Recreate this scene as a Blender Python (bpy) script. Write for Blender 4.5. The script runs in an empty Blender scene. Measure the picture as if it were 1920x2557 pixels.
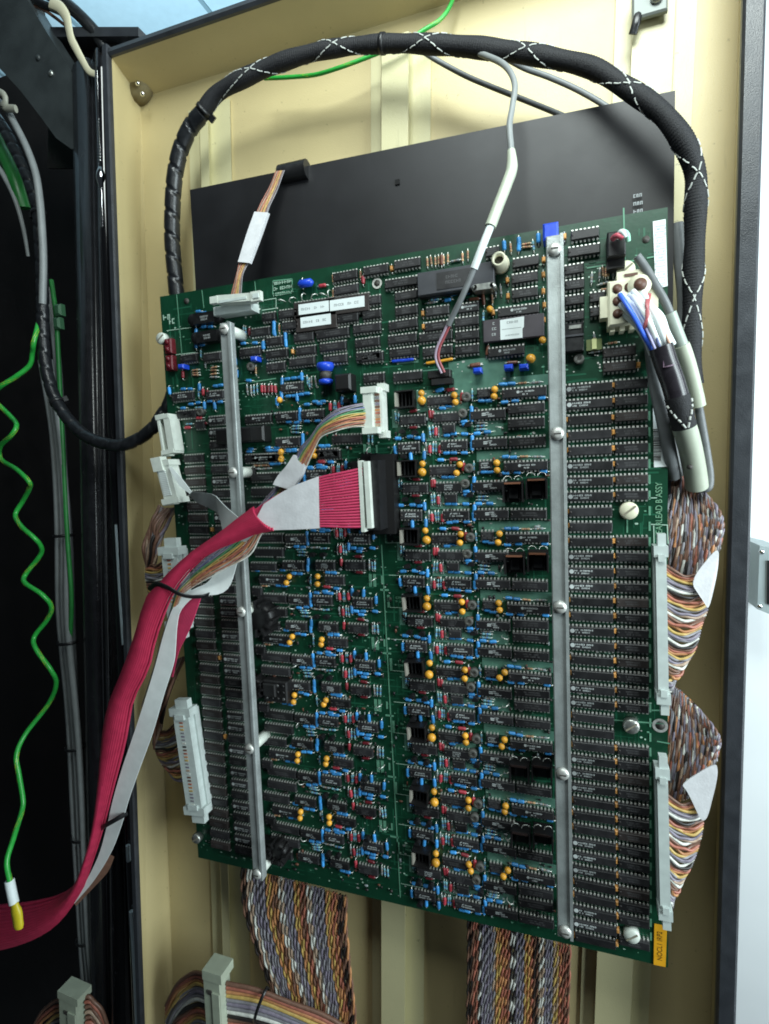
import bpy, bmesh, math, random
from mathutils import Vector, Matrix
random.seed(7)
sc = bpy.context.scene
col = sc.collection
# ------------------------------------------------------------------ camera
# X runs along the circuit board, Z up it, -Y out of it towards the viewer (metres)
F, CX, CY = 1348.8, 960.0, 1278.5
CAM = Vector((0.33055, -0.38936, 0.50646 - 0.15708))
RIGHT = Vector((0.945297, 0.323813, -0.039471))
DOWN = Vector((-0.013154, -0.083063, -0.996457))
FWD = Vector((-0.325945, 0.942468, -0.07426))
cam = bpy.data.cameras.new('camera')
cam.sensor_fit = 'VERTICAL'; cam.sensor_height = 36.0; cam.lens = F / 2557 * 36
cam.clip_start = 0.01; cam.clip_end = 100
co = bpy.data.objects.new('camera', cam); col.objects.link(co)
m = Matrix((RIGHT, -DOWN, -FWD)).transposed().to_4x4(); m.translation = CAM
co.matrix_world = m
sc.camera = co
# ------------------------------------------------------------------ light
w = bpy.data.worlds.new('World'); sc.world = w; w.use_nodes = True
bg = w.node_tree.nodes['Background']; bg.inputs[0].default_value = (0.62, 0.78, 0.9, 1); bg.inputs[1].default_value = 0.03
sc.view_settings.view_transform = 'Standard'; sc.view_settings.look = 'None'
sc.view_settings.exposure = 0.0; sc.view_settings.gamma = 1.0
def lamp(name, loc, aim, power, sx, sy, color):
    l = bpy.data.lights.new(name, 'AREA'); l.shape = 'RECTANGLE'; l.size = sx; l.size_y = sy
    l.energy = power; l.color = color
    o = bpy.data.objects.new(name, l); col.objects.link(o); o.location = loc
    o.rotation_euler = (Vector(aim) - Vector(loc)).to_track_quat('-Z', 'Y').to_euler()
    return o
key = lamp('ceiling_lamp', (0.43, -0.52, 1.06), (0.48, 0.0, 0.90), 7.5, 0.50, 0.40, (0.90, 1.0, 0.97))
key.data.spread = math.radians(116)   # beam narrowed so the light falls off towards the lower left
lamp('window_light', (1.40, -0.58, 0.52), (0.2, 0.0, 0.20), 21.0, 0.5, 0.75, (0.84, 0.98, 1.0))
lamp('wall_fill_light', (1.75, -0.10, 0.20), (0.75, 0.80, 0.10), 20.0, 0.4, 1.8, (0.84, 0.95, 1.0))  # added lamp out of view, only there to brighten the wall
lamp('ceiling_fill_light', (-0.9, 1.2, 1.1), (-1.0, 1.6, 2.6), 34.0, 1.0, 1.0, (0.52, 0.82, 1.0))  # added lamp aimed upwards, only there to brighten the ceiling
sc.cycles.max_bounces = 6; sc.cycles.filter_width = 1.8

# ------------------------------------------------------------------ helpers
def U(u, v, d=0.0):
    """point of the place seen at photo pixel (u, v), lying d metres in front of the board's face"""
    ray = RIGHT * ((u - CX) / F) + DOWN * ((v - CY) / F) + FWD
    return CAM + ray * ((-d - CAM.y) / ray.y)
def pxsize(u, v, d):
    p = U(u, v, d); return (p - CAM).dot(FWD) / F

MATS = {}
def mat(name, color, rough=0.5, metal=0.0, spec=0.5, noise=0.0, nscale=60.0, bump=0.0, bscale=400.0, coat=0.0, each=0.0):
    if name in MATS: return MATS[name]
    M = bpy.data.materials.new(name); M.use_nodes = True
    nt = M.node_tree; b = nt.nodes['Principled BSDF']
    b.inputs['Base Color'].default_value = (*color, 1); b.inputs['Roughness'].default_value = rough
    b.inputs['Metallic'].default_value = metal; b.inputs['Specular IOR Level'].default_value = spec
    b.inputs['Coat Weight'].default_value = coat
    if noise or bump:
        tc = nt.nodes.new('ShaderNodeNewGeometry')
    if noise:
        n = nt.nodes.new('ShaderNodeTexNoise'); n.inputs['Scale'].default_value = nscale; n.inputs['Detail'].default_value = 6
        nt.links.new(tc.outputs['Position'], n.inputs['Vector'])
        r = nt.nodes.new('ShaderNodeValToRGB')
        r.color_ramp.elements[0].position = 0.3; r.color_ramp.elements[1].position = 0.7
        r.color_ramp.elements[0].color = (*[c * (1 - noise) for c in color], 1)
        r.color_ramp.elements[1].color = (*[min(1, c * (1 + noise)) for c in color], 1)
        nt.links.new(n.outputs['Fac'], r.inputs['Fac']); nt.links.new(r.outputs['Color'], b.inputs['Base Color'])
        mr = nt.nodes.new('ShaderNodeMapRange'); mr.inputs['To Min'].default_value = max(0.02, rough - 0.12); mr.inputs['To Max'].default_value = min(1, rough + 0.12)
        nt.links.new(n.outputs['Fac'], mr.inputs['Value']); nt.links.new(mr.outputs['Result'], b.inputs['Roughness'])
    if bump:
        n2 = nt.nodes.new('ShaderNodeTexNoise'); n2.inputs['Scale'].default_value = bscale; n2.inputs['Detail'].default_value = 4
        nt.links.new(tc.outputs['Position'], n2.inputs['Vector'])
        bp = nt.nodes.new('ShaderNodeBump'); bp.inputs['Strength'].default_value = bump; bp.inputs['Distance'].default_value = 0.001
        nt.links.new(n2.outputs['Fac'], bp.inputs['Height']); nt.links.new(bp.outputs['Normal'], b.inputs['Normal'])
    if each:   # every part of a kind is a little lighter or darker, as from different batches and with more or less dust
        oi = nt.nodes.new('ShaderNodeObjectInfo'); hs = nt.nodes.new('ShaderNodeHueSaturation'); v = nt.nodes.new('ShaderNodeMapRange')
        v.inputs['To Min'].default_value = 1 - each; v.inputs['To Max'].default_value = 1 + each; nt.links.new(oi.outputs['Random'], v.inputs['Value']); nt.links.new(v.outputs['Result'], hs.inputs['Value'])
        old = b.inputs['Base Color'].links
        if old: nt.links.new(old[0].from_socket, hs.inputs['Color'])
        else: hs.inputs['Color'].default_value = (*color, 1)
        nt.links.new(hs.outputs['Color'], b.inputs['Base Color'])
    MATS[name] = M; return M

def worn(name, color, rough, var=0.10, scale=5.0, spot=None, amount=0.10, metal=0.0, relief=0.22):
    """paint with broad uneven patches, a fine orange-peel relief and small scuffs and specks of another colour"""
    M = bpy.data.materials.new(name); M.use_nodes = True; nt = M.node_tree; b = nt.nodes['Principled BSDF']; N = nt.nodes; L = nt.links
    g = N.new('ShaderNodeNewGeometry')
    def noise(sc_, det=5, rg=0.6, v=None):
        n = N.new('ShaderNodeTexNoise'); n.inputs['Scale'].default_value = sc_; n.inputs['Detail'].default_value = det; n.inputs['Roughness'].default_value = rg
        L.new(v or g.outputs['Position'], n.inputs['Vector']); return n.outputs['Fac']
    def mix(fac, a, c):
        m_ = N.new('ShaderNodeMix'); m_.data_type = 'RGBA'; L.new(fac, m_.inputs[0])
        for s, v in ((6, a), (7, c)):
            if isinstance(v, tuple): m_.inputs[s].default_value = (*v, 1)
            else: L.new(v, m_.inputs[s])
        return m_.outputs[2]
    def ramp(fac, lo, hi):
        r = N.new('ShaderNodeMapRange'); r.inputs['From Min'].default_value = lo; r.inputs['From Max'].default_value = hi; L.new(fac, r.inputs['Value']); return r.outputs['Result']
    base = mix(ramp(noise(scale), .3, .7), tuple(c * (1 - var) for c in color), tuple(min(1, c * (1 + var * .6)) for c in color))
    mp = N.new('ShaderNodeMapping'); mp.inputs['Scale'].default_value = (160, 160, 11); L.new(g.outputs['Position'], mp.inputs['Vector'])
    scuff = N.new('ShaderNodeMath'); scuff.operation = 'MULTIPLY'; L.new(ramp(noise(1.0, 6, .7, mp.outputs[0]), .60, .74), scuff.inputs[0]); L.new(ramp(noise(14), .45, .65), scuff.inputs[1])
    am = N.new('ShaderNodeMath'); am.operation = 'MULTIPLY'; L.new(scuff.outputs[0], am.inputs[0]); am.inputs[1].default_value = min(1, amount * 4)
    c2 = mix(am.outputs[0], base, spot or tuple(c * .62 for c in color))
    sp = N.new('ShaderNodeMath'); sp.operation = 'MULTIPLY'; L.new(ramp(noise(230, 2), .70, .76), sp.inputs[0]); sp.inputs[1].default_value = min(1, amount * 3.5)
    L.new(mix(sp.outputs[0], c2, tuple(c * .45 for c in color)), b.inputs['Base Color'])
    rr = N.new('ShaderNodeMapRange'); rr.inputs['To Min'].default_value = max(.05, rough - .10); rr.inputs['To Max'].default_value = rough + .14; L.new(noise(11, 6, .65), rr.inputs['Value']); L.new(rr.outputs['Result'], b.inputs['Roughness'])
    bp = N.new('ShaderNodeBump'); bp.inputs['Strength'].default_value = relief; bp.inputs['Distance'].default_value = .0008; L.new(noise(1300, 3), bp.inputs['Height']); L.new(bp.outputs['Normal'], b.inputs['Normal'])
    b.inputs['Metallic'].default_value = metal
    MATS[name] = M; return M
class MB:
    """collects faces; build() links them as one mesh object"""
    def __init__(s): s.v = []; s.f = []; s.m = []; s.s = []
    def add(s, vs, fs, mi=0, smooth=False):
        o = len(s.v); s.v += [tuple(x) for x in vs]
        for f in fs: s.f.append([i + o for i in f]); s.m.append(mi); s.s.append(smooth)
    def obox(s, c, ax, ay, az, mi=0, taper=1.0):
        c = Vector(c); vs = []
        for k, t in ((-1, 1.0), (1, taper)):
            for i, j in ((-1, -1), (1, -1), (1, 1), (-1, 1)):
                vs.append(c + Vector(ax) * i * t + Vector(ay) * j * t + Vector(az) * k)
        s.add(vs, [(3, 2, 1, 0), (4, 5, 6, 7), (0, 1, 5, 4), (1, 2, 6, 5), (2, 3, 7, 6), (3, 0, 4, 7)], mi)
    def box(s, c, sx, sy, sz, mi=0):
        s.obox(c, (sx / 2, 0, 0), (0, sy / 2, 0), (0, 0, sz / 2), mi)
    def bbox(s, c, sx, sy, sz, b, mi=0):
        """box with its front (-Y) edges chamfered by b"""
        x, y, z = c; hx, hy, hz = sx / 2, sy / 2, sz / 2
        vs = []
        for yy, k in ((hy, 0), (-hy + b, 0), (-hy, b)):
            for i, j in ((-1, -1), (1, -1), (1, 1), (-1, 1)):
                vs.append((x + i * (hx - k), y + yy, z + j * (hz - k)))
        fs = [(0, 1, 2, 3), (8, 11, 10, 9)]
        for r in (0, 4):
            for k in range(4): fs.append((r + (k + 1) % 4, r + k, r + 4 + k, r + 4 + (k + 1) % 4))
        fs = [f[::-1] for f in fs]
        s.add(vs, fs, mi)
    def lathe(s, c, axis, prof, seg=12, mi=0, smooth=True):
        """prof: list of (radius, distance along axis)"""
        c = Vector(c); a = Vector(axis).normalized()
        p = a.orthogonal().normalized(); q = a.cross(p)
        vs = []
        for r, h in prof:
            for k in range(seg):
                t = 2 * math.pi * k / seg
                vs.append(c + a * h + (p * math.cos(t) + q * math.sin(t)) * r)
        fs = []
        for i in range(len(prof) - 1):
            for k in range(seg):
                k2 = (k + 1) % seg
                fs.append((i * seg + k, i * seg + k2, (i + 1) * seg + k2, (i + 1) * seg + k))
        fs.append(tuple(range(seg))[::-1]); fs.append(tuple((len(prof) - 1) * seg + k for k in range(seg)))
        s.add(vs, fs, mi, smooth)
    def tube(s, pts, r, seg=8, mi=0, closed_caps=True, flat=1.0, rfun=None, face=None):
        fr = frames(pts, face); n = len(pts); vs = []
        for i, (p, t, nn, bb) in enumerate(fr):
            rr = r[i] if isinstance(r, (list, tuple)) else r
            for k in range(seg):
                a = 2 * math.pi * k / seg
                q = rr * (rfun(i, a) if rfun else 1)
                vs.append(p + nn * (math.cos(a) * q * flat) + bb * (math.sin(a) * q))
        fs = []
        for i in range(n - 1):
            for k in range(seg):
                k2 = (k + 1) % seg
                fs.append((i * seg + k, i * seg + k2, (i + 1) * seg + k2, (i + 1) * seg + k))
        s.add(vs, fs, mi, True)
        if closed_caps:
            s.add(vs[:seg], [tuple(range(seg))[::-1]], mi); s.add(vs[-seg:], [tuple(range(seg))], mi)
    def mesh(s, name, mats):
        me = bpy.data.meshes.new(name); me.from_pydata(s.v, [], s.f)
        for q in mats: me.materials.append(q)
        me.polygons.foreach_set('material_index', s.m); me.polygons.foreach_set('use_smooth', s.s)
        me.update(); return me
    def build(s, name, mats, parent=None, kind=None, label=None):
        if not isinstance(mats, (list, tuple)): mats = [mats]
        off = origin(parent)
        if off.length > 0: s.v = [tuple(Vector(p) - off) for p in s.v]
        o = bpy.data.objects.new(name, s.mesh(name, mats)); col.objects.link(o)
        if parent: o.parent = parent
        if kind: o['kind'] = kind
        if label: o['label'] = label
        return o
def origin(o):
    v = Vector((0, 0, 0))
    while o: v = v + o.location; o = o.parent
    return v
def frames(pts, face=None):
    pts = [Vector(p) for p in pts]; n = len(pts); out = []
    nn = None
    for i in range(n):
        t = (pts[min(i + 1, n - 1)] - pts[max(i - 1, 0)])
        t = t.normalized() if t.length > 1e-9 else Vector((0, 0, 1))
        if face is not None:
            f = Vector(face); nn = f - t * f.dot(t)
        elif nn is None:
            f = Vector((0, -1, 0)) if abs(t.y) < 0.9 else Vector((1, 0, 0)); nn = f - t * f.dot(t)
        else:
            nn = nn - t * nn.dot(t)
        if nn.length < 1e-6: nn = t.orthogonal()
        nn = nn.normalized(); out.append((pts[i], t, nn, t.cross(nn)))
    return out
def smooth(pts, n):
    """Catmull-Rom through pts (tuples of any length), n points evenly along it"""
    P = [Vector(p) if len(p) <= 4 else p for p in pts]
    P = [2 * P[0] - P[1]] + P + [2 * P[-1] - P[-2]]
    dense = []
    for i in range(1, len(P) - 2):
        a, b, c, d = P[i - 1:i + 3]
        for k in range(16):
            t = k / 16
            dense.append(0.5 * ((2 * b) + (c - a) * t + (2 * a - 5 * b + 4 * c - d) * t * t + (3 * b - a - 3 * c + d) * t ** 3))
    dense.append(P[-2])
    L = [0.0]
    for i in range(1, len(dense)): L.append(L[-1] + (dense[i] - dense[i - 1]).length)
    out = []; j = 0
    for k in range(n):
        s = L[-1] * k / (n - 1)
        while j < len(L) - 2 and L[j + 1] < s: j += 1
        q = (s - L[j]) / max(1e-12, L[j + 1] - L[j]); out.append(dense[j].lerp(dense[j + 1], min(1, max(0, q))))
    return out
def path(pp, n=40):
    """pp: (u, v, d) -> smooth world points"""
    return smooth([U(*p) for p in pp], n)
def length(pts): return sum((pts[i + 1] - pts[i]).length for i in range(len(pts) - 1))
def thing(name, label, cat, loc=(0, 0, 0), group=None):
    o = bpy.data.objects.new(name, None); col.objects.link(o); o.location = loc; o.empty_display_size = 0.02
    o['label'] = label; o['category'] = cat
    if group: o['group'] = group
    return o
def structure(o, label=None):
    o['kind'] = 'structure'
    if label: o['label'] = label
    return o
def inst(name, mesh, loc, parent, rot=None, label=None, kind=None):
    o = bpy.data.objects.new(name, mesh); col.objects.link(o); o.parent = parent; o.location = loc
    if rot is not None: o.rotation_euler = rot
    if label: o['label'] = label
    if kind: o['kind'] = kind
    return o
def writing(txt, size, materials, loc, parent, name='lettering', up=False, squeeze=1.0):
    """flat print lying on a face that looks towards -Y; up=True reads bottom to top"""
    c = bpy.data.curves.new('t', 'FONT'); c.body = txt; c.size = size; c.align_x = 'CENTER'; c.align_y = 'CENTER'
    t = bpy.data.objects.new('t', c); col.objects.link(t)
    dg = bpy.context.evaluated_depsgraph_get(); me = bpy.data.meshes.new_from_object(t.evaluated_get(dg))
    bpy.data.objects.remove(t)
    R = Matrix.Rotation(math.pi / 2, 4, 'X')
    if up: R = Matrix.Rotation(-math.pi / 2, 4, 'Y') @ R
    me.transform(R @ Matrix.Diagonal((squeeze, 1, 1, 1)))
    me.name = name; me.materials.clear(); me.materials.append(materials)
    return inst(name, me, Vector(loc) - origin(parent), parent)

# ------------------------------------------------------------------ materials
cream = worn('cream_paint', (0.52, 0.43, 0.225), 0.42, .13, 5.0, None, .16)
cream_rib = worn('cream_paint_ribs', (0.54, 0.50, 0.295), 0.38, .12, 5.0, None, .16)
blackp = mat('black_gloss_paint', (0.012, 0.012, 0.014), 0.22, noise=0.3, nscale=90, bump=0.12, bscale=900)
rimp = mat('dark_grey_rim_paint', (0.030, 0.033, 0.039), 0.36, noise=0.2, nscale=80, bump=0.2, bscale=1200)
hoodp = mat('dark_hood_paint', (0.035, 0.042, 0.044), 0.45, noise=0.25, nscale=40, bump=0.15, bscale=700)
innerp = mat('cabinet_inner_paint', (0.012, 0.010, 0.010), 0.6, noise=0.3, nscale=25)
panelm = worn('matte_black_sheet', (0.013, 0.013, 0.015), 0.44, 0.55, 9.0, (0.026, 0.026, 0.029), 0.14, relief=.05); panelm.node_tree.nodes['Principled BSDF'].inputs['Specular IOR Level'].default_value = 0.34
blackpl = mat('black_plastic', (0.010, 0.010, 0.011), 0.38, noise=0.3, nscale=300)
braidm = mat('black_braid', (0.014, 0.0145, 0.017), 0.62, spec=0.35, noise=0.4, nscale=700, bump=0.5, bscale=1600)
blackrub = mat('black_wrap', (0.010, 0.011, 0.013), 0.34, noise=0.35, nscale=200, bump=0.15, bscale=700)
alu = worn('dull_aluminium', (0.40, 0.435, 0.43), 0.48, 0.28, 60.0, (0.30, 0.31, 0.29), 0.12, metal=0.5)
head = mat('screw_head_steel', (0.55, 0.55, 0.52), 0.42, metal=0.45, noise=0.2, nscale=400)
chrome = mat('bright_steel', (0.75, 0.76, 0.76), 0.18, metal=1.0, noise=0.1, nscale=300)
steel = mat('dull_steel', (0.46, 0.47, 0.44), 0.35, metal=0.85, noise=0.2, nscale=300)
solder = mat('tinned_pin', (0.85, 0.85, 0.80), 0.42, metal=0.75, noise=0.15, nscale=900)
nylon = mat('white_nylon', (0.60, 0.64, 0.58), 0.45, noise=0.08, nscale=200)
ivory = mat('ivory_plastic', (0.66, 0.64, 0.48), 0.45, noise=0.06, nscale=150)
greypl = mat('grey_white_plastic', (0.52, 0.58, 0.56), 0.5, noise=0.08, nscale=150)
paper = mat('white_paper', (0.70, 0.76, 0.76), 0.6, noise=0.05, nscale=90)
tape = mat('white_tape', (0.60, 0.60, 0.62), 0.55, noise=0.07, nscale=160, bump=0.15, bscale=600)
yellowp = mat('yellow_label', (0.75, 0.36, 0.012), 0.5, noise=0.08, nscale=160)
ink = mat('dark_ink', (0.05, 0.045, 0.04), 0.6)
greyink = mat('grey_ink', (0.30, 0.33, 0.34), 0.6)
silk = mat('silkscreen', (0.34, 0.50, 0.40), 0.6)
silkdim = mat('silkscreen_thin', (0.10, 0.26, 0.17), 0.6)
print_ = mat('chip_print', (0.42, 0.45, 0.45), 0.6, each=0.4)
printdim = mat('chip_print_faint', (0.075, 0.075, 0.078), 0.6)
chipm = mat('chip_plastic', (0.017, 0.0165, 0.018), 0.42, noise=0.25, nscale=160, bump=0.1, bscale=2500, each=0.45)
chipb = mat('chip_plastic_brown', (0.024, 0.019, 0.018), 0.5, noise=0.25, nscale=160, bump=0.1, bscale=2500, each=0.5)
ceram = mat('grey_ceramic', (0.045, 0.047, 0.055), 0.45, noise=0.12, nscale=120)
ceramp = mat('purple_ceramic', (0.055, 0.047, 0.055), 0.45, noise=0.12, nscale=120)
heatm = mat('black_heat_sink', (0.006, 0.0055, 0.006), 0.5)
heatbr = mat('brown_heat_sink', (0.020, 0.012, 0.011), 0.35)
copper = mat('copper_edge', (0.28, 0.12, 0.07), 0.4, metal=0.4)
tantm = mat('tantalum_yellow', (0.70, 0.335, 0.035), 0.32, noise=0.1, nscale=500, each=0.25)
tantd = mat('ceramic_orange', (0.55, 0.26, 0.07), 0.45, noise=0.15, nscale=500, each=0.35)
bluec = mat('blue_lacquer', (0.045, 0.25, 0.58), 0.3, noise=0.12, nscale=500, each=0.35)
blued = mat('deep_blue', (0.012, 0.06, 0.55), 0.35, noise=0.1, nscale=400)
cyan = mat('pale_blue_resistor', (0.16, 0.36, 0.42), 0.4, noise=0.15, nscale=700, each=0.35)
greyr = mat('grey_resistor', (0.22, 0.25, 0.26), 0.45, noise=0.15, nscale=700, each=0.3)
redr = mat('red_lacquer', (0.34, 0.035, 0.05), 0.4, noise=0.12, nscale=500, each=0.4)
redd = mat('dark_red_lacquer', (0.12, 0.012, 0.018), 0.3, noise=0.1, nscale=400)
tanr = mat('tan_resistor', (0.38, 0.24, 0.13), 0.5, noise=0.15, nscale=700, each=0.35)
brownr = mat('brown_component', (0.13, 0.05, 0.03), 0.4, noise=0.2, nscale=500)

def board_material():
    M = bpy.data.materials.new('solder_mask'); M.use_nodes = True; nt = M.node_tree; b = nt.nodes['Principled BSDF']
    g = nt.nodes.new('ShaderNodeNewGeometry')
    mp = nt.nodes.new('ShaderNodeMapping'); mp.inputs['Scale'].default_value = (1, 1, 1)
    nt.links.new(g.outputs['Position'], mp.inputs['Vector'])
    vo = nt.nodes.new('ShaderNodeTexVoronoi'); vo.distance = 'CHEBYCHEV'; vo.inputs['Scale'].default_value = 95; nt.links.new(mp.outputs[0], vo.inputs['Vector'])
    no = nt.nodes.new('ShaderNodeTexNoise'); no.inputs['Scale'].default_value = 420; nt.links.new(mp.outputs[0], no.inputs['Vector'])
    mx = nt.nodes.new('ShaderNodeMix'); mx.data_type = 'RGBA'; mx.inputs[6].default_value = (0.0028, 0.034, 0.0155, 1); mx.inputs[7].default_value = (0.007, 0.060, 0.030, 1)
    ad = nt.nodes.new('ShaderNodeMath'); ad.operation = 'MULTIPLY'
    nt.links.new(vo.outputs['Color'], ad.inputs[0]); nt.links.new(no.outputs['Fac'], ad.inputs[1]); nt.links.new(ad.outputs[0], mx.inputs[0])
    nt.links.new(mx.outputs[2], b.inputs['Base Color']); b.inputs['Roughness'].default_value = 0.33; b.inputs['Specular IOR Level'].default_value = 0.6
    bp = nt.nodes.new('ShaderNodeBump'); bp.inputs['Strength'].default_value = 0.08; bp.inputs['Distance'].default_value = 0.0005
    nt.links.new(no.outputs['Fac'], bp.inputs['Height']); nt.links.new(bp.outputs['Normal'], b.inputs['Normal'])
    return M
pcb = board_material()
trace = mat('copper_under_mask', (0.013, 0.092, 0.049), 0.33, spec=0.6)
pour = mat('copper_pour_under_mask', (0.075, 0.175, 0.13), 0.36, spec=0.6, noise=0.12, nscale=200)
# ------------------------------------------------------------------ the room
mb = MB(); mb.box((1.4, 0.80, 0.6), 3.2, 0.02, 4.0)
wall = structure(mb.build('wall', mat('white_wall_paint', (0.80, 0.84, 0.86), 0.6, noise=0.02, nscale=8)), 'bright white wall behind the right edge of the cabinet door')
mb = MB(); mb.box((-1.2, 2.0, 2.45), 7, 6, 0.02)
ceil = structure(mb.build('ceiling', mat('ceiling_tile', (0.74, 0.82, 0.84), 0.7, noise=0.03, nscale=30)), 'pale blue tiled ceiling above the cabinet')
mb = MB()
for k in range(9): mb.box((-4.2 + 0.6 * k + 0.03, 2.0, 2.436), 0.018, 6, 0.008)
for k in range(9): mb.box((-1.2, 0.05 + 0.6 * k, 2.4345), 7, 0.018, 0.008)
mb.build('tile_grid', mat('tile_grid_grey', (0.34, 0.42, 0.44), 0.5), ceil)

def quad(mb, a, b, c, d, t, mi=0):
    """slab through four points with thickness t going away (+Y)"""
    vs = [Vector(p) for p in (a, b, c, d)]; n = (vs[1] - vs[0]).cross(vs[3] - vs[0]).normalized()
    if n.y > 0: n = -n
    vs += [p - n * t for p in vs]
    mb.add(vs, [(0, 1, 2, 3), (7, 6, 5, 4), (0, 4, 5, 1), (1, 5, 6, 2), (2, 6, 7, 3), (3, 7, 4, 0)], mi)
def lerp(a, b, t): return a + (b - a) * t

# latch plate on the wall
D = -0.62
PL = thing('latch_plate', 'grey steel plate with corner screws on the white panel at the right edge', 'plate', U(1905, 1440, D))
mb = MB(); a, b, c, d = U(1897, 1362, D), U(1990, 1382, D), U(1985, 1560, D), U(1891, 1521, D)
quad(mb, a, b, c, d, 0.16)
mb.build('plate', mat('grey_plate_steel', (0.30, 0.355, 0.365), 0.4, metal=0.3, noise=0.1, nscale=20), PL)
mb = MB(); quad(mb, U(1917, 1400, D + .004), U(1960, 1404, D + .004), U(1960, 1520, D + .004), U(1916, 1508, D + .004), 0.003)
mb.build('slot', blackp, PL)
for u, v in ((1902, 1377), (1897, 1513)):
    mb = MB(); mb.lathe(U(u, v, D), (0, -1, 0), [(0.0045, 0), (0.0045, 0.002), (0.002, 0.004)], 10); mb.build('screw', chrome, PL)

# ------------------------------------------------------------------ cabinet door (a shallow tray)
DF, DB = -0.022, -0.062
cab = thing('equipment_cabinet', 'black equipment cabinet whose open cream door with a dark rim carries the circuit board', 'cabinet', U(200, 2500, -0.03))
def ln(p, q, d):
    a, b = U(*p, d), U(*q, d)
    return lambda z: Vector((a.x + (b.x - a.x) * (z - a.z) / (b.z - a.z), -d, z))
fl = ln((285, 300), (362, 2557), DF); fr = ln((1843, 300), (1783, 2557), DF)
bl = ln((352, 300), (433, 2500), DB); br = ln((1838, 300), (1776, 2500), DB)
zt = U(300, 138, DF).z; zb = -0.30
slope = -0.018
def top(x, off=0): return zt + off + slope * (x + 0.05)
FLt, FRt = fl(zt), fr(top(0.44)); BLt, BRt = bl(zt - 0.008), br(top(0.44, -0.008))
FLb, FRb, BLb, BRb = fl(zb), fr(zb), bl(zb), br(zb)
mb = MB(); quad(mb, BLb, BRb, BRt, BLt, 0.002); door = mb.build('door', cream, cab, label='open cream painted door with a dark rim')
mb = MB(); mb.add([FLb, FLt, BLt, BLb, FLb + Vector((-.002, 0, 0)), FLt + Vector((-.002, 0, 0)), BLt + Vector((-.002, 0.002, 0)), BLb + Vector((-.002, 0.002, 0))],
    [(0, 3, 2, 1), (4, 5, 6, 7), (0, 1, 5, 4), (2, 3, 7, 6)]); mb.build('side_flange', cream, door)
mb = MB(); mb.add([FRb, FRt, BRt, BRb, FRb + Vector((.002, 0, 0)), FRt + Vector((.002, 0, 0)), BRt + Vector((.002, 0.002, 0)), BRb + Vector((.002, 0.002, 0))],
    [(1, 2, 3, 0), (7, 6, 5, 4), (4, 5, 1, 0), (6, 7, 3, 2)]); mb.build('side_flange', cream, door)
mb = MB(); up = Vector((0, 0, .002)); mb.add([FLt, FRt, BRt, BLt, FLt + up, FRt + up, BRt + up, BLt + up],
    [(0, 3, 2, 1), (4, 5, 6, 7), (0, 1, 5, 4), (2, 3, 7, 6), (1, 2, 6, 5), (3, 0, 4, 7)]); mb.build('top_flange', cream, door)
# dark rim: a rounded bar along left, top and right front edges
def rim(a, b, outw, outd, name='rim', slant=False):
    mb = MB(); a, b, o = Vector(a), Vector(b), Vector(outw)
    prof = [(0.0, 0.0), (0.0, -0.0035), (0.12, -0.0055), (0.85, -0.0055), (1.0, -0.003), (1.0, outd)]
    if slant: prof = [(0.0, 0.0), (0.0, -0.0030), (0.18, -0.0050), (0.55, -0.0035), (1.0, 0.0030), (1.0, outd)]
    vs = []
    for p in (a, b): vs += [p + o * s + Vector((0, y, 0)) for s, y in prof]
    n = len(prof); fs = [(i, i + 1, n + i + 1, n + i) for i in range(n - 1)] + [tuple(range(n))[::-1], tuple(range(n, 2 * n))]
    mb.add(vs, fs); mb.build(name, rimp, door)
rim(FRb, FRt + Vector((0, 0, 0.009)), (0.0125, 0, 0), 0.06)
rim(FLb, FLt + Vector((0, 0, 0.009)), (-0.006, 0, 0), 0.05)
rim(FLt + Vector((0.0005, 0.0002, 0)), FRt + Vector((-0.0005, 0.0002, 0)), (0, 0, 0.0115), 0.05, slant=True)
# stiffening channels on the back sheet
def channel(xs, y0, dep, skew, z0, z1):
    """xs: pixel columns of flange start, face start, face end, flange end at photo row y0"""
    mb = MB()
    D1 = DB + 0.0025; D2 = DB + dep
    px = [(xs[0], DB + .0004), (xs[0], D1), (xs[1], D1), (xs[1] + 1.5, D2), (xs[2] - 1.5, D2), (xs[2], D1), (xs[3], D1), (xs[3], DB + .0004)]
    vs = []
    for z in (z0, z1):
        for u, d in px:
            p = U(u, y0, d); vs.append(Vector((p.x + skew * (z - p.z), -d, z)))
    n = len(px); fs = [(i + 1, i, n + i, n + i + 1) for i in range(n - 1)] + [tuple(range(n)), tuple(range(n, 2 * n))[::-1]]
    mb.add(vs, [f[::-1] for f in fs]); mb.build('stiffening_channel', cream_rib, door)
sk = (bl(0.6).x - bl(0.0).x) / 0.6
channel((474, 500, 524, 578), 420, 0.010, sk, zb + .02, zt - 0.035)
channel((926, 951, 1021, 1075), 300, 0.014, sk, zb + .02, zt - 0.035)
channel((1533, 1575, 1682, 1734), 150, 0.010, sk, zb + .02, zt - 0.02)
# hinge boss in the upper left corner
p = U(340, 196, DB + .003); mb = MB()
mb.bbox(p + Vector((.004, -.004, .010)), .030, .016, .036, .006); mb.lathe(p + Vector((.004, .002, -.010)), (0, -1, 0), [(0.0150, 0), (0.0150, 0.0085), (0.012, 0.0135), (0.006, 0.0148)], 22)
hb = mb.build('hinge_boss', mat('shaded_cream_boss', (0.17, 0.135, 0.062), 0.75, noise=0.1, nscale=80), door)  # cream boss, its shade put into the darker colour
for du, dv in ((-6, -2), (6, 24)):
    mb = MB(); mb.lathe(U(352 + du, 212 + dv, DB + .017), (0, -1, 0), [(0.0024, 0), (0.0024, 0.002), (0.001, 0.003)], 8); mb.build('screw', chrome, door)
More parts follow.
